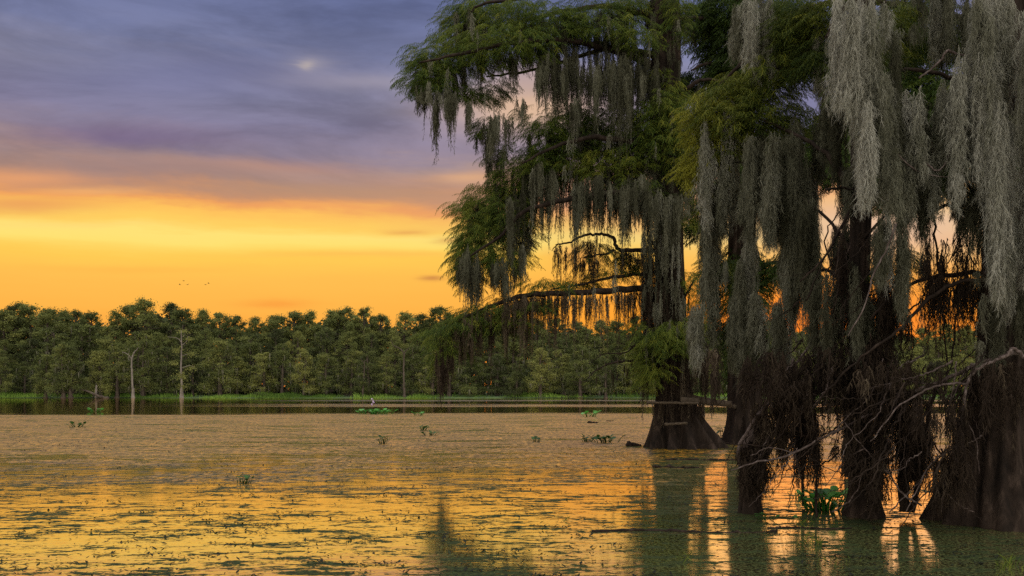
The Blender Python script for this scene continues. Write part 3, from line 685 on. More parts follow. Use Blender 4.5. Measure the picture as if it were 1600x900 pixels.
# cypress B, just behind to the right
dB = 24.2
oB = P(1165, 692, dB); B = empty('cypress_tree', (oB[0], oB[1], 0), 'dark cypress trunk at the right end of the plank beam', 'tree')
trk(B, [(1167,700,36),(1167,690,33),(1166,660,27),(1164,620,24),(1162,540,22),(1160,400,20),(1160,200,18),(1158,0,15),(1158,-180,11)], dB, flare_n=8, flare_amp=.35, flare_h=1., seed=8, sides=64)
for pts in [[(1160,60),(1120,35,23.8),(1080,28,23.2),(1050,35,23)], [(1160,120),(1110,100,23.5),(1080,110,23)], [(1160,90),(1220,60,24),(1280,70,23.5)], [(1160,250),(1220,230,24),(1300,240,23.5)], [(1160,330),(1110,310,23.8),(1085,330,23.5)],
            [(1160,430),(1210,410,24),(1260,420,24)], [(1162,20),(1200,-10,24),(1240,0,24)]]: limb(B, pts, dB, .07, .02)
BB = [(1090,30,24,26),(1140,30,36,36),(1120,85,22,22),(1180,60,36,34),(1095,130,22,16),(1150,110,30,22),(1220,70,30,40),(1270,80,30,28),(1120,300,26,18),(1230,240,40,30),(1290,250,40,28),(1180,280,36,30),(1100,340,14,20),(1230,420,30,18),(1165,420,16,40),(1320,200,40,40),(1170,560,14,30),
      (1400,60,40,50),(1480,150,60,60),(1420,250,60,60),(1360,120,40,60)]
b = Bag(); leaves(b, BB, dB, 1700, SPF, 1., .3); bagpart(B, b, 'crown', 'foliage')
it = []; under(BB, dB, .7, .4, 1.9, .4, it)
for _ in range(120): it.append((P(rng.uniform(1090, 1420), rng.uniform(260, 470), dB+rng.uniform(-1.2, 1)), rng.uniform(.5, 1.8), .38+rng.normal(0, .15)))
b = Bag(); hang(it, MF, b); bagpart(B, b, 'moss_fronds', 'moss')

# plank beam between A and B
def plank(p0, p1, hgt, thick):
    p0 = np.array(p0); p1 = np.array(p1); u = p1-p0; u /= np.linalg.norm(u); s = np.cross(u, [0, 0, 1.]); s /= np.linalg.norm(s); up = np.array([0, 0, 1.])
    seg = 14; V = []
    for i in range(seg+1):
        c = p0+(p1-p0)*i/seg; e = .006*rng.normal(size=4)
        V += [c-s*thick/2-up*(hgt/2+e[0]), c+s*thick/2-up*(hgt/2+e[1]), c+s*thick/2+up*(hgt/2+e[2]), c-s*thick/2+up*(hgt/2+e[3])]
    T = []
    for i in range(seg):
        for j in range(4):
            a, b_ = i*4+j, i*4+(j+1) % 4; T += [(a, b_, b_+4), (a, b_+4, a+4)]
    T += [(0, 2, 1), (0, 3, 2)]; q = seg*4; T += [(q, q+1, q+2), (q, q+2, q+3)]
    return np.array(V), np.array(T)
c = P(1080, 630, dA-.6); root = empty('plank_beam', c, 'weathered plank beam spanning between the two cypress trunks above the water', 'beam')
for nm, p0, p1, hh, tt in [('front_board', P(1064,625,21.7), P(1142,631,23.0), .13, .05), ('rear_board', P(1068,617,22.1), P(1150,636,23.9), .10, .05), ('long_rail', P(1010,629,21.75), P(1092,630,21.65), .05, .06)]:
    V, T = plank(p0, p1, hh, tt); part(root, nm, V, T, 'board')
c = P(1057, 662, dA-.75); V, T = plank(P(1038,663,21.75), P(1074,661,21.75), .05, .06); o = mesh_np('step_board', V-c, T, 'board'); o.location = tuple(c)
tag(o, 'short weathered step board nailed low on the flared cypress base', 'board')

# ------------------------------------------------------------------ cypress C: the big dark trunk at the right edge
dC = 9.6
oC = P(1570, 820, dC); Ct = empty('cypress_tree', (oC[0], oC[1], 0), 'largest darkest cypress trunk, cut by the right edge, flaring into the water', 'tree')
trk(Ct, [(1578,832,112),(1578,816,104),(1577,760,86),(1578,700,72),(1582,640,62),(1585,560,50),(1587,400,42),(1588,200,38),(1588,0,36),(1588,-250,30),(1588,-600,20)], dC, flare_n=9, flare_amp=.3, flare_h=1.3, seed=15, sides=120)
LC = [([(1585,60),(1520,-20,9.3),(1440,-40,9),(1370,-20,8.9),(1320,10,8.9),(1290,60,9)], .05, .015),
      ([(1585,10),(1500,30,9.9),(1420,10,10.4),(1330,0,10.8),(1250,20,11),(1180,80,11.2),(1120,140,11.3),(1090,190,11.3)], .055, .012),
      ([(1585,150),(1540,110,9.4),(1500,122,9.3),(1440,110,9.2),(1395,106,9.2)], .035, .012),
      ([(1586,240),(1540,225,9.3),(1480,250,9.2),(1420,280,9.2),(1370,300,9.2)], .04, .012),
      ([(1586,440),(1540,428,9.5),(1500,428,9.4),(1440,437,9.3),(1395,462,9.3),(1360,500,9.3)], .032, .01),
      ([(1586,470),(1540,440,9.2),(1480,447,9.1),(1440,478,9.1),(1405,515,9.1),(1370,540,9.1),(1320,580,9.2),(1270,640,9.4)], .022, .008),
      ([(1586,330),(1530,320,9.6),(1480,322,9.7),(1440,335,9.7)], .03, .012),
      ([(1520,300,9.3),(1480,250,9.2),(1440,300,9.2),(1410,340,9.2)], .015, .006)]
for pts, a, b_ in LC: limb(Ct, pts, dC, a, b_, kink=.006)
pale = [([(1530,88,8.9),(1515,88,8.9),(1495,84,8.9),(1480,80,8.9),(1470,95,8.9),(1450,112,8.9),(1436,122,8.9)], .014, .009), ([(1400,350,8.8),(1385,390,8.8),(1365,430,8.8),(1350,480,8.8),(1325,525,8.8)], .010, .005),
        ([(1440,250,8.9),(1470,265,8.9),(1500,210,8.9),(1540,190,8.9)], .009, .005), ([(1400,240,8.9),(1440,270,8.9),(1495,278,8.9)], .008, .004)]
for pts, a, b_ in pale:
    limb(Ct, pts, dC, a, b_, 'dead_wood', 'bare_branch', .003, 7)
# long moss columns: (px, y top, y bottom, width px, distance, tint, count)
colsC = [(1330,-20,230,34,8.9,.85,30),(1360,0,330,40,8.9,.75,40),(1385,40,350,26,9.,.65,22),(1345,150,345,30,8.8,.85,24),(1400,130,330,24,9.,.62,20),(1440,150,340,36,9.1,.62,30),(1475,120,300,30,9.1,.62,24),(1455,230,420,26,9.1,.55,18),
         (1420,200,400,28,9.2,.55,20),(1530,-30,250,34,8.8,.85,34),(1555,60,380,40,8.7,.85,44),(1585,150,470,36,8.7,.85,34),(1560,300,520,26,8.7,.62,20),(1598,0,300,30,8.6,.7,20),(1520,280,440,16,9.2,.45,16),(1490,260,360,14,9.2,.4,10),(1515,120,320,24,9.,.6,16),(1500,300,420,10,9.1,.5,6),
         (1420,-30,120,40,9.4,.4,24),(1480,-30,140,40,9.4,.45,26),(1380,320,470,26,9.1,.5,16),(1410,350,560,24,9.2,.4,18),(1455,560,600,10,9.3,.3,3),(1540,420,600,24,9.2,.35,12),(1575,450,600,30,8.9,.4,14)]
def columns(cols, items, grow=.5):
    for px, y0, y1, wd, d, tn, cnt in cols:
        k = max(2, int(cnt/5)); cx = px+rng.normal(0, wd*.5, k); ct = rng.normal(0, .17, k); cb = rng.uniform(.7, 1.1, k); cd = rng.normal(0, .16, k)
        for _ in range(int(cnt*2.3)):
            i = rng.integers(k); x = cx[i]+rng.normal(0, 3.2); dd = d+cd[i]+rng.normal(0, .05); f = rng.uniform()**1.1; yb = y0+(y1-y0)*cb[i]; y = y0+(yb-y0)*f*.75
            L = min((yb-y)*rng.uniform(.5, 1.1), 260)*dd/F; items.append((P(x, y, dd), max(L, .15), tn+ct[i]+rng.normal(0, .06)))
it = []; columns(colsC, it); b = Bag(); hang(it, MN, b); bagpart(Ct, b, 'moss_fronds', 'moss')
YB = [(1250,50,36,40,-.2,1.2),(1300,30,40,30,-.05,1.),(1285,100,32,24,-.2,1.),(1385,50,18,34,-.1,0),(1330,120,20,30,-.2,.6),(1160,140,40,24,.1,1.7),(1200,140,46,26,.05,1.6),(1165,178,46,30,.1,1.6),(1112,175,22,34,.3,1.6),(1095,225,18,38,.3,1.6),(1084,262,10,26,.35,1.6),(1130,220,22,34,.05,1.7),(1215,185,34,26,-.1,1.6)]
b = Bag(); leaves(b, YB, dC, 5200, SP, .6, .44); bagpart(Ct, b, 'crown', 'yellow_foliage')
GB = [(1520,190,24,26,0,-.3),(1540,230,20,24,0,-.3),(1470,60,34,30,-.1,.5),(1440,10,30,20,0,.5),(1500,270,20,22,.05,0),(1240,10,30,24,0,1.6),(1210,90,22,34,-.1,1.9),(1540,300,18,20,.05,-.3),(1400,420,16,16,0,.3),(1120,420,18,20,.1,1.9),(1150,480,22,34,.05,1.9),(1165,520,20,34,.05,1.9)]
b = Bag(); leaves(b, GB, dC, 5200, SP, .62, .45); bagpart(Ct, b, 'lower_foliage', 'foliage')
it = []
for px, y0, y1, wd, cnt, tn in [(1560,560,700,50,26,.35),(1420,560,640,60,18,.35),(1500,600,700,30,8,.3)]:
    for _ in range(cnt*2): it.append((P(px+rng.normal(0, wd*.5), y0+rng.uniform(0, 30), 9.0+rng.normal(0, .2)), rng.uniform(.2, (y1-y0)*9/F), tn+rng.normal(0, .15)))
keep = GAPS; GAPS = []
for _ in range(60): it.append((P(rng.uniform(1445, 1545), rng.uniform(425, 450), 9.3+rng.normal(0, .1)), rng.uniform(.15, .9), .3))
for px in (1466, 1474, 1512, 1496, 1530, 1452): 
    for _ in range(5): it.append((P(px+rng.normal(0, 2), 330+rng.uniform(0, 110), 9.3+rng.normal(0, .1)), rng.uniform(.5, 1.3), .3))
for pts, a in [([(1455,300,9.5),(1462,380,9.5),(1470,470,9.5),(1480,560,9.5),(1472,640,9.5)], .012), ([(1500,440,9.4),(1494,500,9.4),(1486,570,9.4),(1470,640,9.4)], .012), ([(1545,440,9.4),(1520,480,9.4),(1490,490,9.4),(1440,478,9.4)], .008),
               ([(1530,330,9.4),(1500,380,9.4),(1478,420,9.4),(1466,470,9.4)], .008), ([(1300,420,9.8),(1290,370,9.8),(1310,330,9.8),(1350,290,9.8)], .009), ([(1260,470,9.8),(1285,410,9.8),(1320,350,9.8)], .008)]:
    limb(Ct, pts, dC, a, a*.4, 'bark', 'twig', .008, 6)
b = Bag(); hang(it, MS, b); GAPS = keep; bagpart(Ct, b, 'brown_moss_fronds', 'brown_moss')

# ------------------------------------------------------------------ cypress D: slimmer mossy trunk between
dD = 10.0
oD = P(1350, 812, dD); D = empty('cypress_tree', (oD[0], oD[1], 0), 'slim moss-shrouded cypress standing in the water left of the big dark trunk', 'tree')
trk(D, [(1352,822,33),(1352,812,30),(1350,770,21),(1347,700,16),(1343,600,15),(1342,480,15),(1345,360,15),(1348,200,17),(1350,0,15),(1350,-300,12)], dD, flare_n=7, flare_amp=.3, flare_h=.7, seed=21, sides=64)
for pts, a in [([(1343,420),(1300,350,10.2),(1240,300,10.6),(1180,260,11),(1110,250,11.2)], .02), ([(1345,330),(1290,240,10.3),(1220,200,10.8),(1150,170,11.2)], .035), ([(1344,480),(1290,420,10.2),(1250,470,10.4),(1210,500,10.6)], .02),
               ([(1342,560),(1400,500,9.8),(1440,470,9.7)], .02), ([(1346,300),(1310,360,9.8),(1290,400,9.7),(1250,440,9.7)], .018), ([(1290,296,9.8),(1315,293,9.8),(1345,300,9.9)], .014), ([(1343,380),(1380,340,9.6),(1420,300,9.5)], .018)]:
    limb(D, pts, dD, a, .007, kink=.006)
colsD = [(1140,150,330,20,11.,.75,22),(1148,240,440,24,11.,.72,26),(1165,330,560,24,10.9,.62,24),(1180,200,380,24,10.9,.5,20),(1200,250,420,24,10.8,.55,22),(1225,200,480,28,10.7,.5,34),(1250,180,440,26,10.7,.42,24),
         (1240,340,560,30,10.6,.5,30),(1200,440,600,30,10.7,.5,22),(1262,250,540,20,10.6,.42,18),(1180,440,620,26,10.8,.55,20),(1120,280,470,20,11.2,.5,18),(1105,300,560,16,11.2,.55,18),(1098,180,400,14,11.2,.5,12),(1130,440,600,26,11.1,.5,20),
         (1150,0,150,20,11.2,.7,18),(1190,-20,160,24,11.1,.7,22),(1215,20,130,14,11.,.6,8),(1300,130,300,30,10.3,.35,20),(1325,250,380,16,10.,.45,10),(1330,400,600,40,9.8,.3,30),(1380,430,600,36,9.8,.3,22),(1290,420,600,30,9.9,.35,26),(1272,300,520,16,10.4,.4,16),(1310,340,520,14,10.2,.35,14),
         (1260,0,120,40,11.,.4,12),(1310,20,160,34,10.6,.35,12),(1215,490,620,20,10.7,.45,12),(1090,470,590,16,11.3,.5,10)]
it = []; columns(colsD, it); b = Bag(); hang(it, MN, b); bagpart(D, b, 'moss_fronds', 'moss')
it = []
for px, y0, y1, wd, cnt, tn in [(1345,360,560,46,60,.25),(1345,520,700,46,70,.3),(1350,640,800,40,40,.35),(1380,560,720,40,40,.3),(1290,520,660,44,56,.3),(1240,540,650,40,44,.35),(1400,420,600,30,34,.3),(1180,540,640,36,34,.35),(1130,540,620,30,20,.35),(1430,600,760,30,20,.3)]:
    k = max(3, cnt//7); cx = px+rng.uniform(-.75, .75, k)*wd
    for _ in range(int(cnt*(.95 if y0 < 560 else .6))): it.append((P(cx[rng.integers(k)]+rng.normal(0, 2.2), y0+rng.uniform(0, 60), 9.8+rng.normal(0, .25)), rng.uniform(.3, (y1-y0)*1.0*9.8/F), tn+rng.normal(0, .17)))
b = Bag(); hang(it, MS, b, 1.3); bagpart(D, b, 'brown_moss_fronds', 'brown_moss')

# ------------------------------------------------------------------ drowned limbs and stumps
def drowned(name, label, cat, base, limbs, moss, d, mat='dead_wood', rows=None, group=None, stringy=1.2):
    c = P(base[0], base[1], base[2]); root = empty(name, (c[0], c[1], 0), label, cat, group)
    if rows: trk(root, rows, base[2], flare_n=6, flare_amp=.25, flare_h=.5, seed=int(base[0]), sides=40)
    for pts, a, b_, mt in limbs: limb(root, pts, d, a, b_, mt, 'branch', .005, 7)
    it = []
    for px, y0, y1, wd, dd, cnt, tn in moss:
        k = max(2, cnt//8); cx = px+rng.normal(0, wd*.5, k)
        for _ in range(int(cnt*.9)): it.append((P(cx[rng.integers(k)]+rng.normal(0, 1.6), y0+rng.uniform(0, .45)*(y1-y0), dd+rng.normal(0, .12)), max(.12, (y1-y0)*rng.uniform(.3, .9)*dd/F), tn+rng.normal(0, .14)))
    b = Bag(); hang(it, MS, b, stringy); bagpart(root, b, 'brown_moss_fronds', 'brown_moss')
    return root
drowned('dead_stump', 'moss-shrouded stump in the water left of the bright green leaves', 'stump', (1172,806,10.3),
        [([(1165,700,10.2),(1180,660,10.2),(1205,620,10.2),(1235,580,10.3),(1270,535,10.4)], .03, .012, 'dead_wood'), ([(1160,740,10.2),(1155,700,10.1),(1180,655,10.1),(1225,600,10.1),(1240,560,10.1)], .022, .01, 'dead_wood'),
         ([(1172,790,10.3),(1195,720,10.2),(1225,670,10.1),(1270,620,10.1),(1310,590,10.1)], .025, .008, 'dead_wood'), ([(1160,800,10.3),(1157,740,10.2),(1160,700,10.1)], .02, .012, 'bark')],
        [(1165,690,800,14,10.2,34,.35),(1185,680,800,14,10.2,34,.3),(1195,620,720,26,10.2,44,.35),(1220,590,680,26,10.2,44,.35),(1245,560,660,24,10.2,40,.35),(1215,640,740,16,10.1,20,.3)], 10.2,
        rows=[(1173,812,19),(1173,802,17),(1172,770,14),(1170,720,12),(1168,690,7)])
drowned('dead_branch', 'long thin dead branch reaching left from the big trunk low over the water', 'branch', (1590,555,9.1),
        [([(1600,548,8.9),(1570,556,9.),(1530,568,9.1),(1480,592,9.2),(1420,615,9.3),(1350,652,9.5),(1290,682,9.6),(1230,712,9.6),(1185,722,9.6),(1142,735,9.6)], .024, .006, 'dead_wood'),
         ([(1300,680,9.6),(1330,645,9.5),(1360,620,9.4),(1380,560,9.4)], .008, .004, 'dead_wood'), ([(1480,592,9.2),(1450,600,9.2),(1400,590,9.2)], .01, .004, 'dead_wood'), ([(1240,708,9.6),(1200,700,9.6),(1172,712,9.6)], .006, .003, 'dead_wood')],
        [(1450,605,660,40,9.3,26,.35),(1380,640,690,40,9.4,24,.3),(1300,680,730,30,9.6,14,.3),(1520,575,640,30,9.1,22,.3),(1410,600,680,40,9.3,26,.3)], 9.4)
drowned('dead_branch', 'forked pale-ended dead branch drooping down in front of the big trunk', 'branch', (1595,560,8.7),
        [([(1600,560,8.6),(1592,548,8.6),(1580,546,8.6),(1572,556,8.6),(1540,570,8.7),(1515,590,8.8),(1505,640,8.8),(1495,690,8.9),(1478,740,8.9),(1470,800,8.95)], .018, .009, 'dead_wood'),
         ([(1510,600,8.8),(1480,600,8.8),(1440,612,8.8),(1400,640,8.8),(1360,690,8.9)], .012, .005, 'dead_wood'), ([(1505,650,8.8),(1525,690,8.8),(1530,740,8.8)], .007, .003, 'dead_wood'), ([(1498,700,8.9),(1460,720,8.9),(1430,770,8.9),(1415,800,8.95)], .008, .004, 'dead_wood'),
         ([(1475,770,8.9),(1500,790,8.9),(1522,800,8.9)], .006, .003, 'dead_wood')],
        [(1505,620,730,14,8.8,30,.3),(1490,690,800,14,8.9,34,.3),(1470,700,815,12,8.9,26,.3),(1450,620,700,26,8.8,26,.3)], 8.8)
drowned('dead_stump', 'thin broken stump between the slim cypress and the big trunk', 'stump', (1414,800,9.9),
        [([(1414,800,9.9),(1412,740,9.9),(1416,690,9.9),(1412,640,9.9)], .06, .03, 'bark'), ([(1412,700,9.9),(1440,660,9.8),(1455,620,9.8)], .02, .008, 'dead_wood'), ([(1425,800,9.9),(1440,730,9.8),(1450,650,9.8),(1470,590,9.8)], .03, .015, 'bark')],
        [(1412,640,790,14,9.8,50,.3),(1440,640,770,14,9.8,34,.3),(1430,660,760,20,9.8,20,.3)], 9.8)
drowned('dead_branch', 'upright moss-wrapped branch in the water just left of the bright leaves', 'branch', (1254,770,11.),
        [([(1256,790,10.8),(1254,720,10.8),(1258,660,10.7),(1250,600,10.7)], .018, .012, 'bark'), ([(1256,690,10.7),(1240,660,10.7),(1236,620,10.7)], .008, .004, 'dead_wood')],
        [(1252,600,770,9,10.7,50,.3),(1262,640,730,10,10.7,14,.3)], 10.7)
drowned('dead_branch', 'thin dark vertical stem standing in front of the bright green leaves', 'branch', (1276,808,10.1),
        [([(1276,812,10.),(1275,760,10.),(1277,700,10.),(1274,640,10.)], .014, .009, 'bark')], [(1276,640,780,5,10.,22,.3)], 10.)
drowned('dead_branch', 'crooked dead twigs trailing into the water beside the slim cypress', 'branch', (1395,790,9.3),
        [([(1300,800,9.4),(1330,780,9.4),(1345,750,9.4),(1352,720,9.4)], .007, .004, 'dead_wood'), ([(1440,790,9.3),(1410,770,9.3),(1385,735,9.3),(1350,700,9.3),(1320,660,9.4)], .01, .004, 'dead_wood'),
         ([(1390,800,9.3),(1420,770,9.3),(1450,740,9.3)], .006, .003, 'dead_wood'), ([(1352,700,9.3),(1320,720,9.4),(1290,760,9.5)], .007, .003, 'dead_wood')],
        [(1340,690,780,24,9.4,34,.3),(1380,700,800,20,9.3,30,.3),(1362,740,815,18,9.3,30,.25)], 9.3)
drowned('dead_stump', 'leaning dark mossy stem seen behind the slim cypress above the leaves', 'stump', (1335,700,14.),
        [([(1332,745,14.5),(1332,690,14.5),(1328,640,14.5),(1325,560,14.5)], .13, .08, 'bark'), ([(1330,640,14.5),(1300,600,14.4),(1280,560,14.3)], .03, .015, 'bark')], [(1330,560,690,22,14.3,50,.3),(1300,560,660,24,14.3,30,.3)], 14.3)

def tangle(root, cnt, x0, x1, y0, y1, d, slope=-.55):
    for _ in range(cnt):
        px, py = rng.uniform(x0, x1), rng.uniform(y0, y1); L = rng.uniform(60, 190); a = math.atan2(1, slope)+rng.normal(0, .38); pts = []; dd = d+rng.normal(0, .35)
        for q in range(6):
            if py > HZ+CH*F/dd-4: break
            pts.append((px, py, dd)); a += rng.normal(0, .22); px += math.cos(a)*L/5; py += math.sin(a)*L/5; dd += rng.normal(0, .05)
        if len(pts) > 2: limb(root, pts, d, rng.uniform(.004, .012), .002, ['dead_wood', 'bark', 'bark', 'bark', 'bark', 'bark'][rng.integers(6)], 'twig', .006, 5)
tangle(Ct, 60, 1380, 1540, 540, 720, 9.1); tangle(D, 54, 1220, 1400, 500, 720, 9.8); tangle(D, 16, 1160, 1300, 520, 680, 10.2); tangle(D, 14, 1290, 1420, 330, 480, 9.7)

# ------------------------------------------------------------------ plants and debris on the water
def hyacinth(px, py, size, n_, label, mat='hyacinth', flower=False, hgt=1., group=None, wide=1.):
    d = CH*F/(py-HZ); c = P(px, py, d); root = empty('water_hyacinth', (c[0], c[1], 0), label, 'water plant', group); b = Bag(); st = Bag()
    for k in range(n_):
        an = rng.uniform(0, 6.28); q = rng.uniform(0, .8)*size*.5; bx = np.array([q*math.cos(an)*wide, q*math.sin(an), 0]); el_ = rng.uniform(.4, 1)
        tip = bx+np.array([math.cos(an)*size*.25*rng.uniform(.3, 1), math.sin(an)*size*.25, size*.55*hgt*el_])
        V, T = tube([bx, (bx+tip)/2+[0, 0, .03*size], tip], .012*size*2, .006*size*2, 5, 3); st.add(V, T, .5)
        a = rng.uniform(0, 6.28); f = np.array([math.cos(a), math.sin(a), rng.uniform(-.1, .9)]); f /= np.linalg.norm(f); s = np.cross(f, [0, 0, 1.]); s /= np.linalg.norm(s); nn = np.cross(s, f); R = size*rng.uniform(.14, .24)
        ring = [tip+f*R*(.55+.62*math.cos(h_))*1.1+s*R*.62*math.sin(h_)+nn*R*.16*abs(math.sin(h_)) for h_ in np.linspace(0, 2*math.pi, 12, endpoint=False)]
        V = np.array([tip+f*R*.55]+ring); T = [(0, i_+1, (i_+1) % 12+1) for i_ in range(12)]; b.add(V, T, rng.uniform(.1, .95))
    b.add(np.concatenate(st.V), np.concatenate(st.T), .2); b.build('leaves', mat, root)
    if flower:
        fb = Bag()
        for k in range(9):
            a = rng.uniform(0, 6.28); p = np.array([-.05*size+.05*size*math.cos(a), .0, size*(.55+.05*k)]); e = np.array([math.cos(a), math.sin(a), .5])*size*.12; s = np.cross(e, [0, 0, 1.])*.5
            fb.add([p, p+e*.6-s, p+e, p+e*.6+s], [[0, 1, 2], [0, 2, 3]], rng.uniform())
        fb.build('flower', 'petal', root)
    return root
hyacinth(1288, 798, .38, 48, 'large clump of bright green round leaves behind the dark stems', hgt=1.0, wide=1.2)
hyacinth(1243, 778, .22, 7, 'pair of bright green leaves left of the large leafy clump', hgt=.9)
hyacinth(1196, 812, .20, 8, 'dull bluish green leaves floating right of the mossy stump', 'dull_leaf', hgt=.4)
hyacinth(1232, 814, .14, 4, 'single low leaf sprig floating below the bright leafy clump', 'dull_leaf', hgt=.5)
hyacinth(1415, 760, .16, 8, 'small green leaf tuft beside the thin broken stump', hgt=1)
hyacinth(1140, 690, .55, 16, 'dark leafy clump at the foot of the right plank trunk', 'dull_leaf', hgt=1.1)
hyacinth(600, 693, .30, 14, 'small upright plant in open mat left of centre, near the middle row', 'dull_leaf', hgt=.9)
hyacinth(378, 755, .21, 18, 'dark green floating clump in the golden water at left', 'dull_leaf', hgt=.8, wide=1.6)
hyacinth(120, 667, .46, 14, 'dark leafy clump on the mat at far left', 'dull_leaf', hgt=.55, wide=1.4)
hyacinth(584, 647, .9, 44, 'long green plant raft with a lilac flower at the mat edge', 'hyacinth', True, .45, wide=3.2)
hyacinth(660, 672, .5, 10, 'tiny flat green plant on the mat, upper of two near centre', 'dull_leaf', hgt=.4)
hyacinth(672, 680, .42, 10, 'tiny flat green plant on the mat, lower of two near centre', 'dull_leaf', hgt=.4)
hyacinth(836, 690, .34, 10, 'small dark plant alone on the mat left of the twin dark clumps', 'dull_leaf', hgt=.6)
hyacinth(919, 690, .40, 12, 'left one of the twin dark plants on the mat near the stump', 'dull_leaf', hgt=.55)
hyacinth(948, 691, .46, 22, 'right wider one of the twin dark plants on the mat', 'dull_leaf', hgt=.55, wide=1.9)
hyacinth(921, 651, .9, 10, 'pale green plant near the mat edge left of the planked tree', 'hyacinth', hgt=.4, wide=1.5)
hyacinth(653, 649, .8, 8, 'tiny green sprig at the far edge of the mat near centre', 'hyacinth', hgt=.35)
hyacinth(1033, 692, .16, 5, 'bright green sprout at the foot of the planked cypress', hgt=1)
hyacinth(148, 643, .9, 8, 'tiny green sprig at the far edge of the mat at left', 'hyacinth', hgt=.35)
def floating_log(px0, px1, py, r, label, bend=.0, name='floating_log'):
    d = CH*F/(py-HZ); m = (px0+px1)/2; c = P(m, py, d); k = 9
    pts = [P(px0+(px1-px0)*i/(k-1), py+rng.normal(0, 1.), d)*[1, 1, 0]+[0, bend*math.sin(i*.8), r*(.15+rng.uniform(-.35, .35))] for i in range(k)]
    pts = np.array(pts); V, T = tube(pts, r*.7, r*.4, 9, 5, .35, r*.15); V[:, 2] = c[2]*0+np.where(V[:, 2] > 0, V[:, 2]*.7, V[:, 2])
    o = mesh_np(name, V-np.array([c[0], c[1], 0]), T, 'bark', None, np.full(len(V), .5), False); o.location = (c[0], c[1], 0); return tag(o, label, 'log')
floating_log(925, 1215, 831, .035, 'long dark sodden log floating below the planked tree', .06)
floating_log(1040, 1150, 719, .05, 'thin dark floating pole, upper of two beneath the planked tree', .1)
floating_log(1022, 1092, 731, .06, 'short dark floating pole, lower of two beneath the planked tree', .1)
floating_log(1200, 1330, 826, .025, 'short sodden stick floating right of the long dark log', .05)
floating_log(918, 934, 661, .10, 'small dark driftwood lump on the mat left of the planked tree')
floating_log(948, 958, 658, .06, 'tiny dark driftwood chip near the mat edge')
c = P(985, 697, CH*F/(697-HZ)); root = empty('dead_stump', (c[0], c[1], 0), 'little pointed dark stump in the mat left of the planked cypress', 'stump')
V, T = tube([c*[1, 1, 0]+[0, 0, -.1], c*[1, 1, 0]+[-.03, 0, .04], c*[1, 1, 0]+[-.05, 0, .12]], .14, .03, 9, 4, .3); part(root, 'stem', V, T, 'bark', smooth=True)
V, T = tube([c*[1, 1, 0]+[0, 0, .02], c*[1, 1, 0]+[.2, 0, .02], c*[1, 1, 0]+[.26, 0, -.03]], .06, .02, 7, 3, .3); part(root, 'root', V, T, 'bark', smooth=True)
# loose litter and weed clots standing proud of the water
b = Bag(); r_ = np.random.default_rng(77); cnt = 13000
yy_ = 6+38*r_.uniform(size=cnt)**2.0; xx = r_.uniform(-.56, .56, cnt)*yy_
nl = 500; cx = r_.uniform(-.55, .55, nl); cyy = 6.+30*r_.uniform(size=nl)**1.8; sel = r_.integers(nl, size=cnt); cl = r_.uniform(size=cnt) < .75
xx = np.where(cl, cx[sel]*cyy[sel]+r_.normal(0, .16, cnt)*cyy[sel]/9, xx); yy_ = np.where(cl, cyy[sel]+r_.normal(0, .05, cnt)*cyy[sel]/9, yy_)
a = r_.uniform(0, 6.28, cnt); L = .012+.022*r_.uniform(size=cnt)**2; hz = r_.uniform(.001, .014, cnt)
u = np.stack([np.cos(a), np.sin(a), r_.uniform(-.1, .5, cnt)], 1)*L[:, None]; s = np.stack([-np.sin(a), np.cos(a), r_.uniform(-.3, .3, cnt)], 1)*(L*.4)[:, None]
p = np.stack([xx, yy_, hz+.004], 1); V = np.stack([p-u, p+s, p+u, p-s], 1).reshape(-1, 3); o_ = np.arange(cnt)[:, None]*4
b.add(V, np.concatenate([o_+[0, 1, 2], o_+[0, 2, 3]]), np.repeat(r_.uniform(size=cnt), 4))
tag(b.build('floating_litter', 'litter'), 'dark bits of weed and leaf litter scattered over the water', 'debris', kind='stuff')
b = Bag()
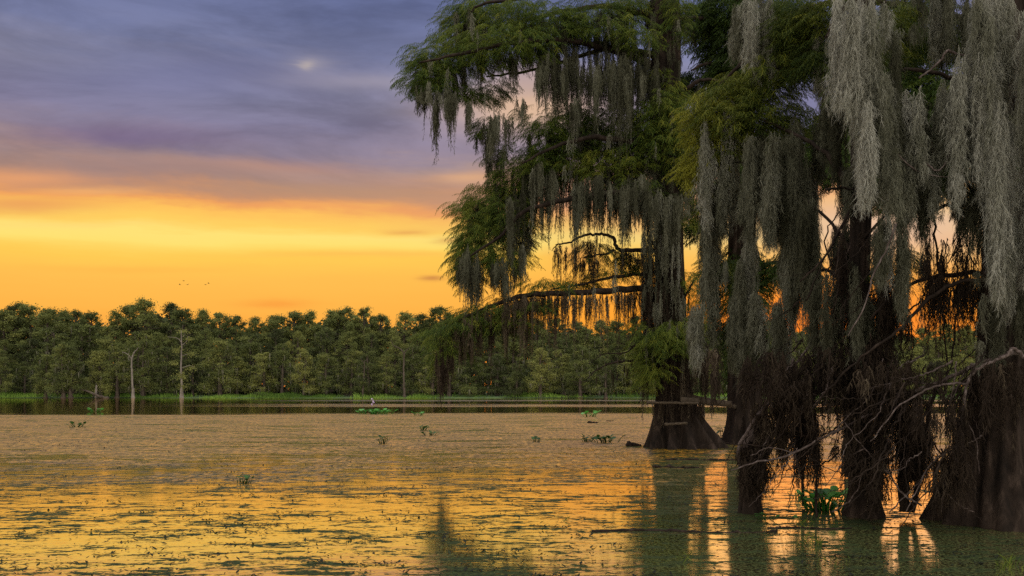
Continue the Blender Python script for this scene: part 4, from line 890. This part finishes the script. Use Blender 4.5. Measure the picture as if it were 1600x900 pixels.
for px, py, cnt, sp, hh in [(1275,850,60,46,.10),(1575,886,50,22,.11),(1255,818,24,16,.08),(1070,872,14,14,.07),(880,815,10,10,.05),(690,705,6,5,.2),(897,688,5,4,.25),(1300,880,20,40,.08)]:
    for _ in range(cnt):
        y_ = py+rng.normal(0, 5); d = CH*F/(y_-HZ); q = P(px+rng.normal(0, sp*.5), y_, d)*[1, 1, 0]; le = rng.normal(0, .03, 2); h_ = hh*rng.uniform(.3, 1)
        b.add([q-[.0025, 0, .01], q+[.0025, 0, -.01], q+[le[0]*.5, le[1]*.5, h_*.6], q+[le[0], le[1], h_]], [[0, 1, 2], [2, 1, 3]], rng.uniform(.3, 1))
tag(b.build('water_grass', 'foliage'), 'thin green grass blades poking up through the near duckweed', 'grass', kind='stuff')

# ------------------------------------------------------------------ birds
def bird_mesh():
    b = Bag(); V, T = tube([(0,-.3,0),(0,-.15,.02),(0,.1,.03),(0,.28,.02)], .03, .03, 8, 4, .0); b.add(V, T)
    V, T = tube([(0,-.16,.02),(0,0,.02),(0,.14,.02)], .075, .05, 8, 4, 0); b.add(V, T)
    body = mesh_np('body', np.concatenate(b.V), np.concatenate(b.T), 'feather', None, np.concatenate(b.t), True, False); ws = []
    for s in (-1, 1):
        pts = [(0,.10,.04),(s*.22,.12,.16),(s*.5,.02,.20),(s*.30,-.06,.15),(0,-.10,.04)]
        top = np.array(pts); V = np.concatenate([top, top-[0, 0, .015]]); T = [(0,1,4),(1,3,4),(1,2,3),(5,9,6),(6,9,8),(6,8,7)]
        for i in range(5): j = (i+1) % 5; T += [(i, i+5, j), (j, i+5, j+5)]
        ws.append(mesh_np('wing', V, T, 'feather', None, np.full(10, .5), False, False))
    return body, ws
body, wings = bird_mesh()
for px, py, lb_ in [(281,445,'leftmost dark bird flying low over the far trees'), (287,439,'highest small bird of the left trio in the sky'), (293,445,'right bird of the left trio flying over the wood'), (321,445,'lower left bird of the right-hand pair in flight'), (326,443,'rightmost bird of the flock over the far wood')]:
    c = P(px, py, 180); o = empty('bird', c, lb_, 'bird', 'birds flying over the far wood'); o.scale = (.65,)*3; o.rotation_euler = (rng.uniform(-.2, .2), rng.uniform(-.3, .3), rng.uniform(-1, 1)+1.0)
    for me in (body, *wings):
        q = bpy.data.objects.new(me.name.split('.')[0], me); COL.objects.link(q); q.parent = o
print('tris', sum(len(o.data.polygons) for o in bpy.data.objects if o.type == 'MESH'))
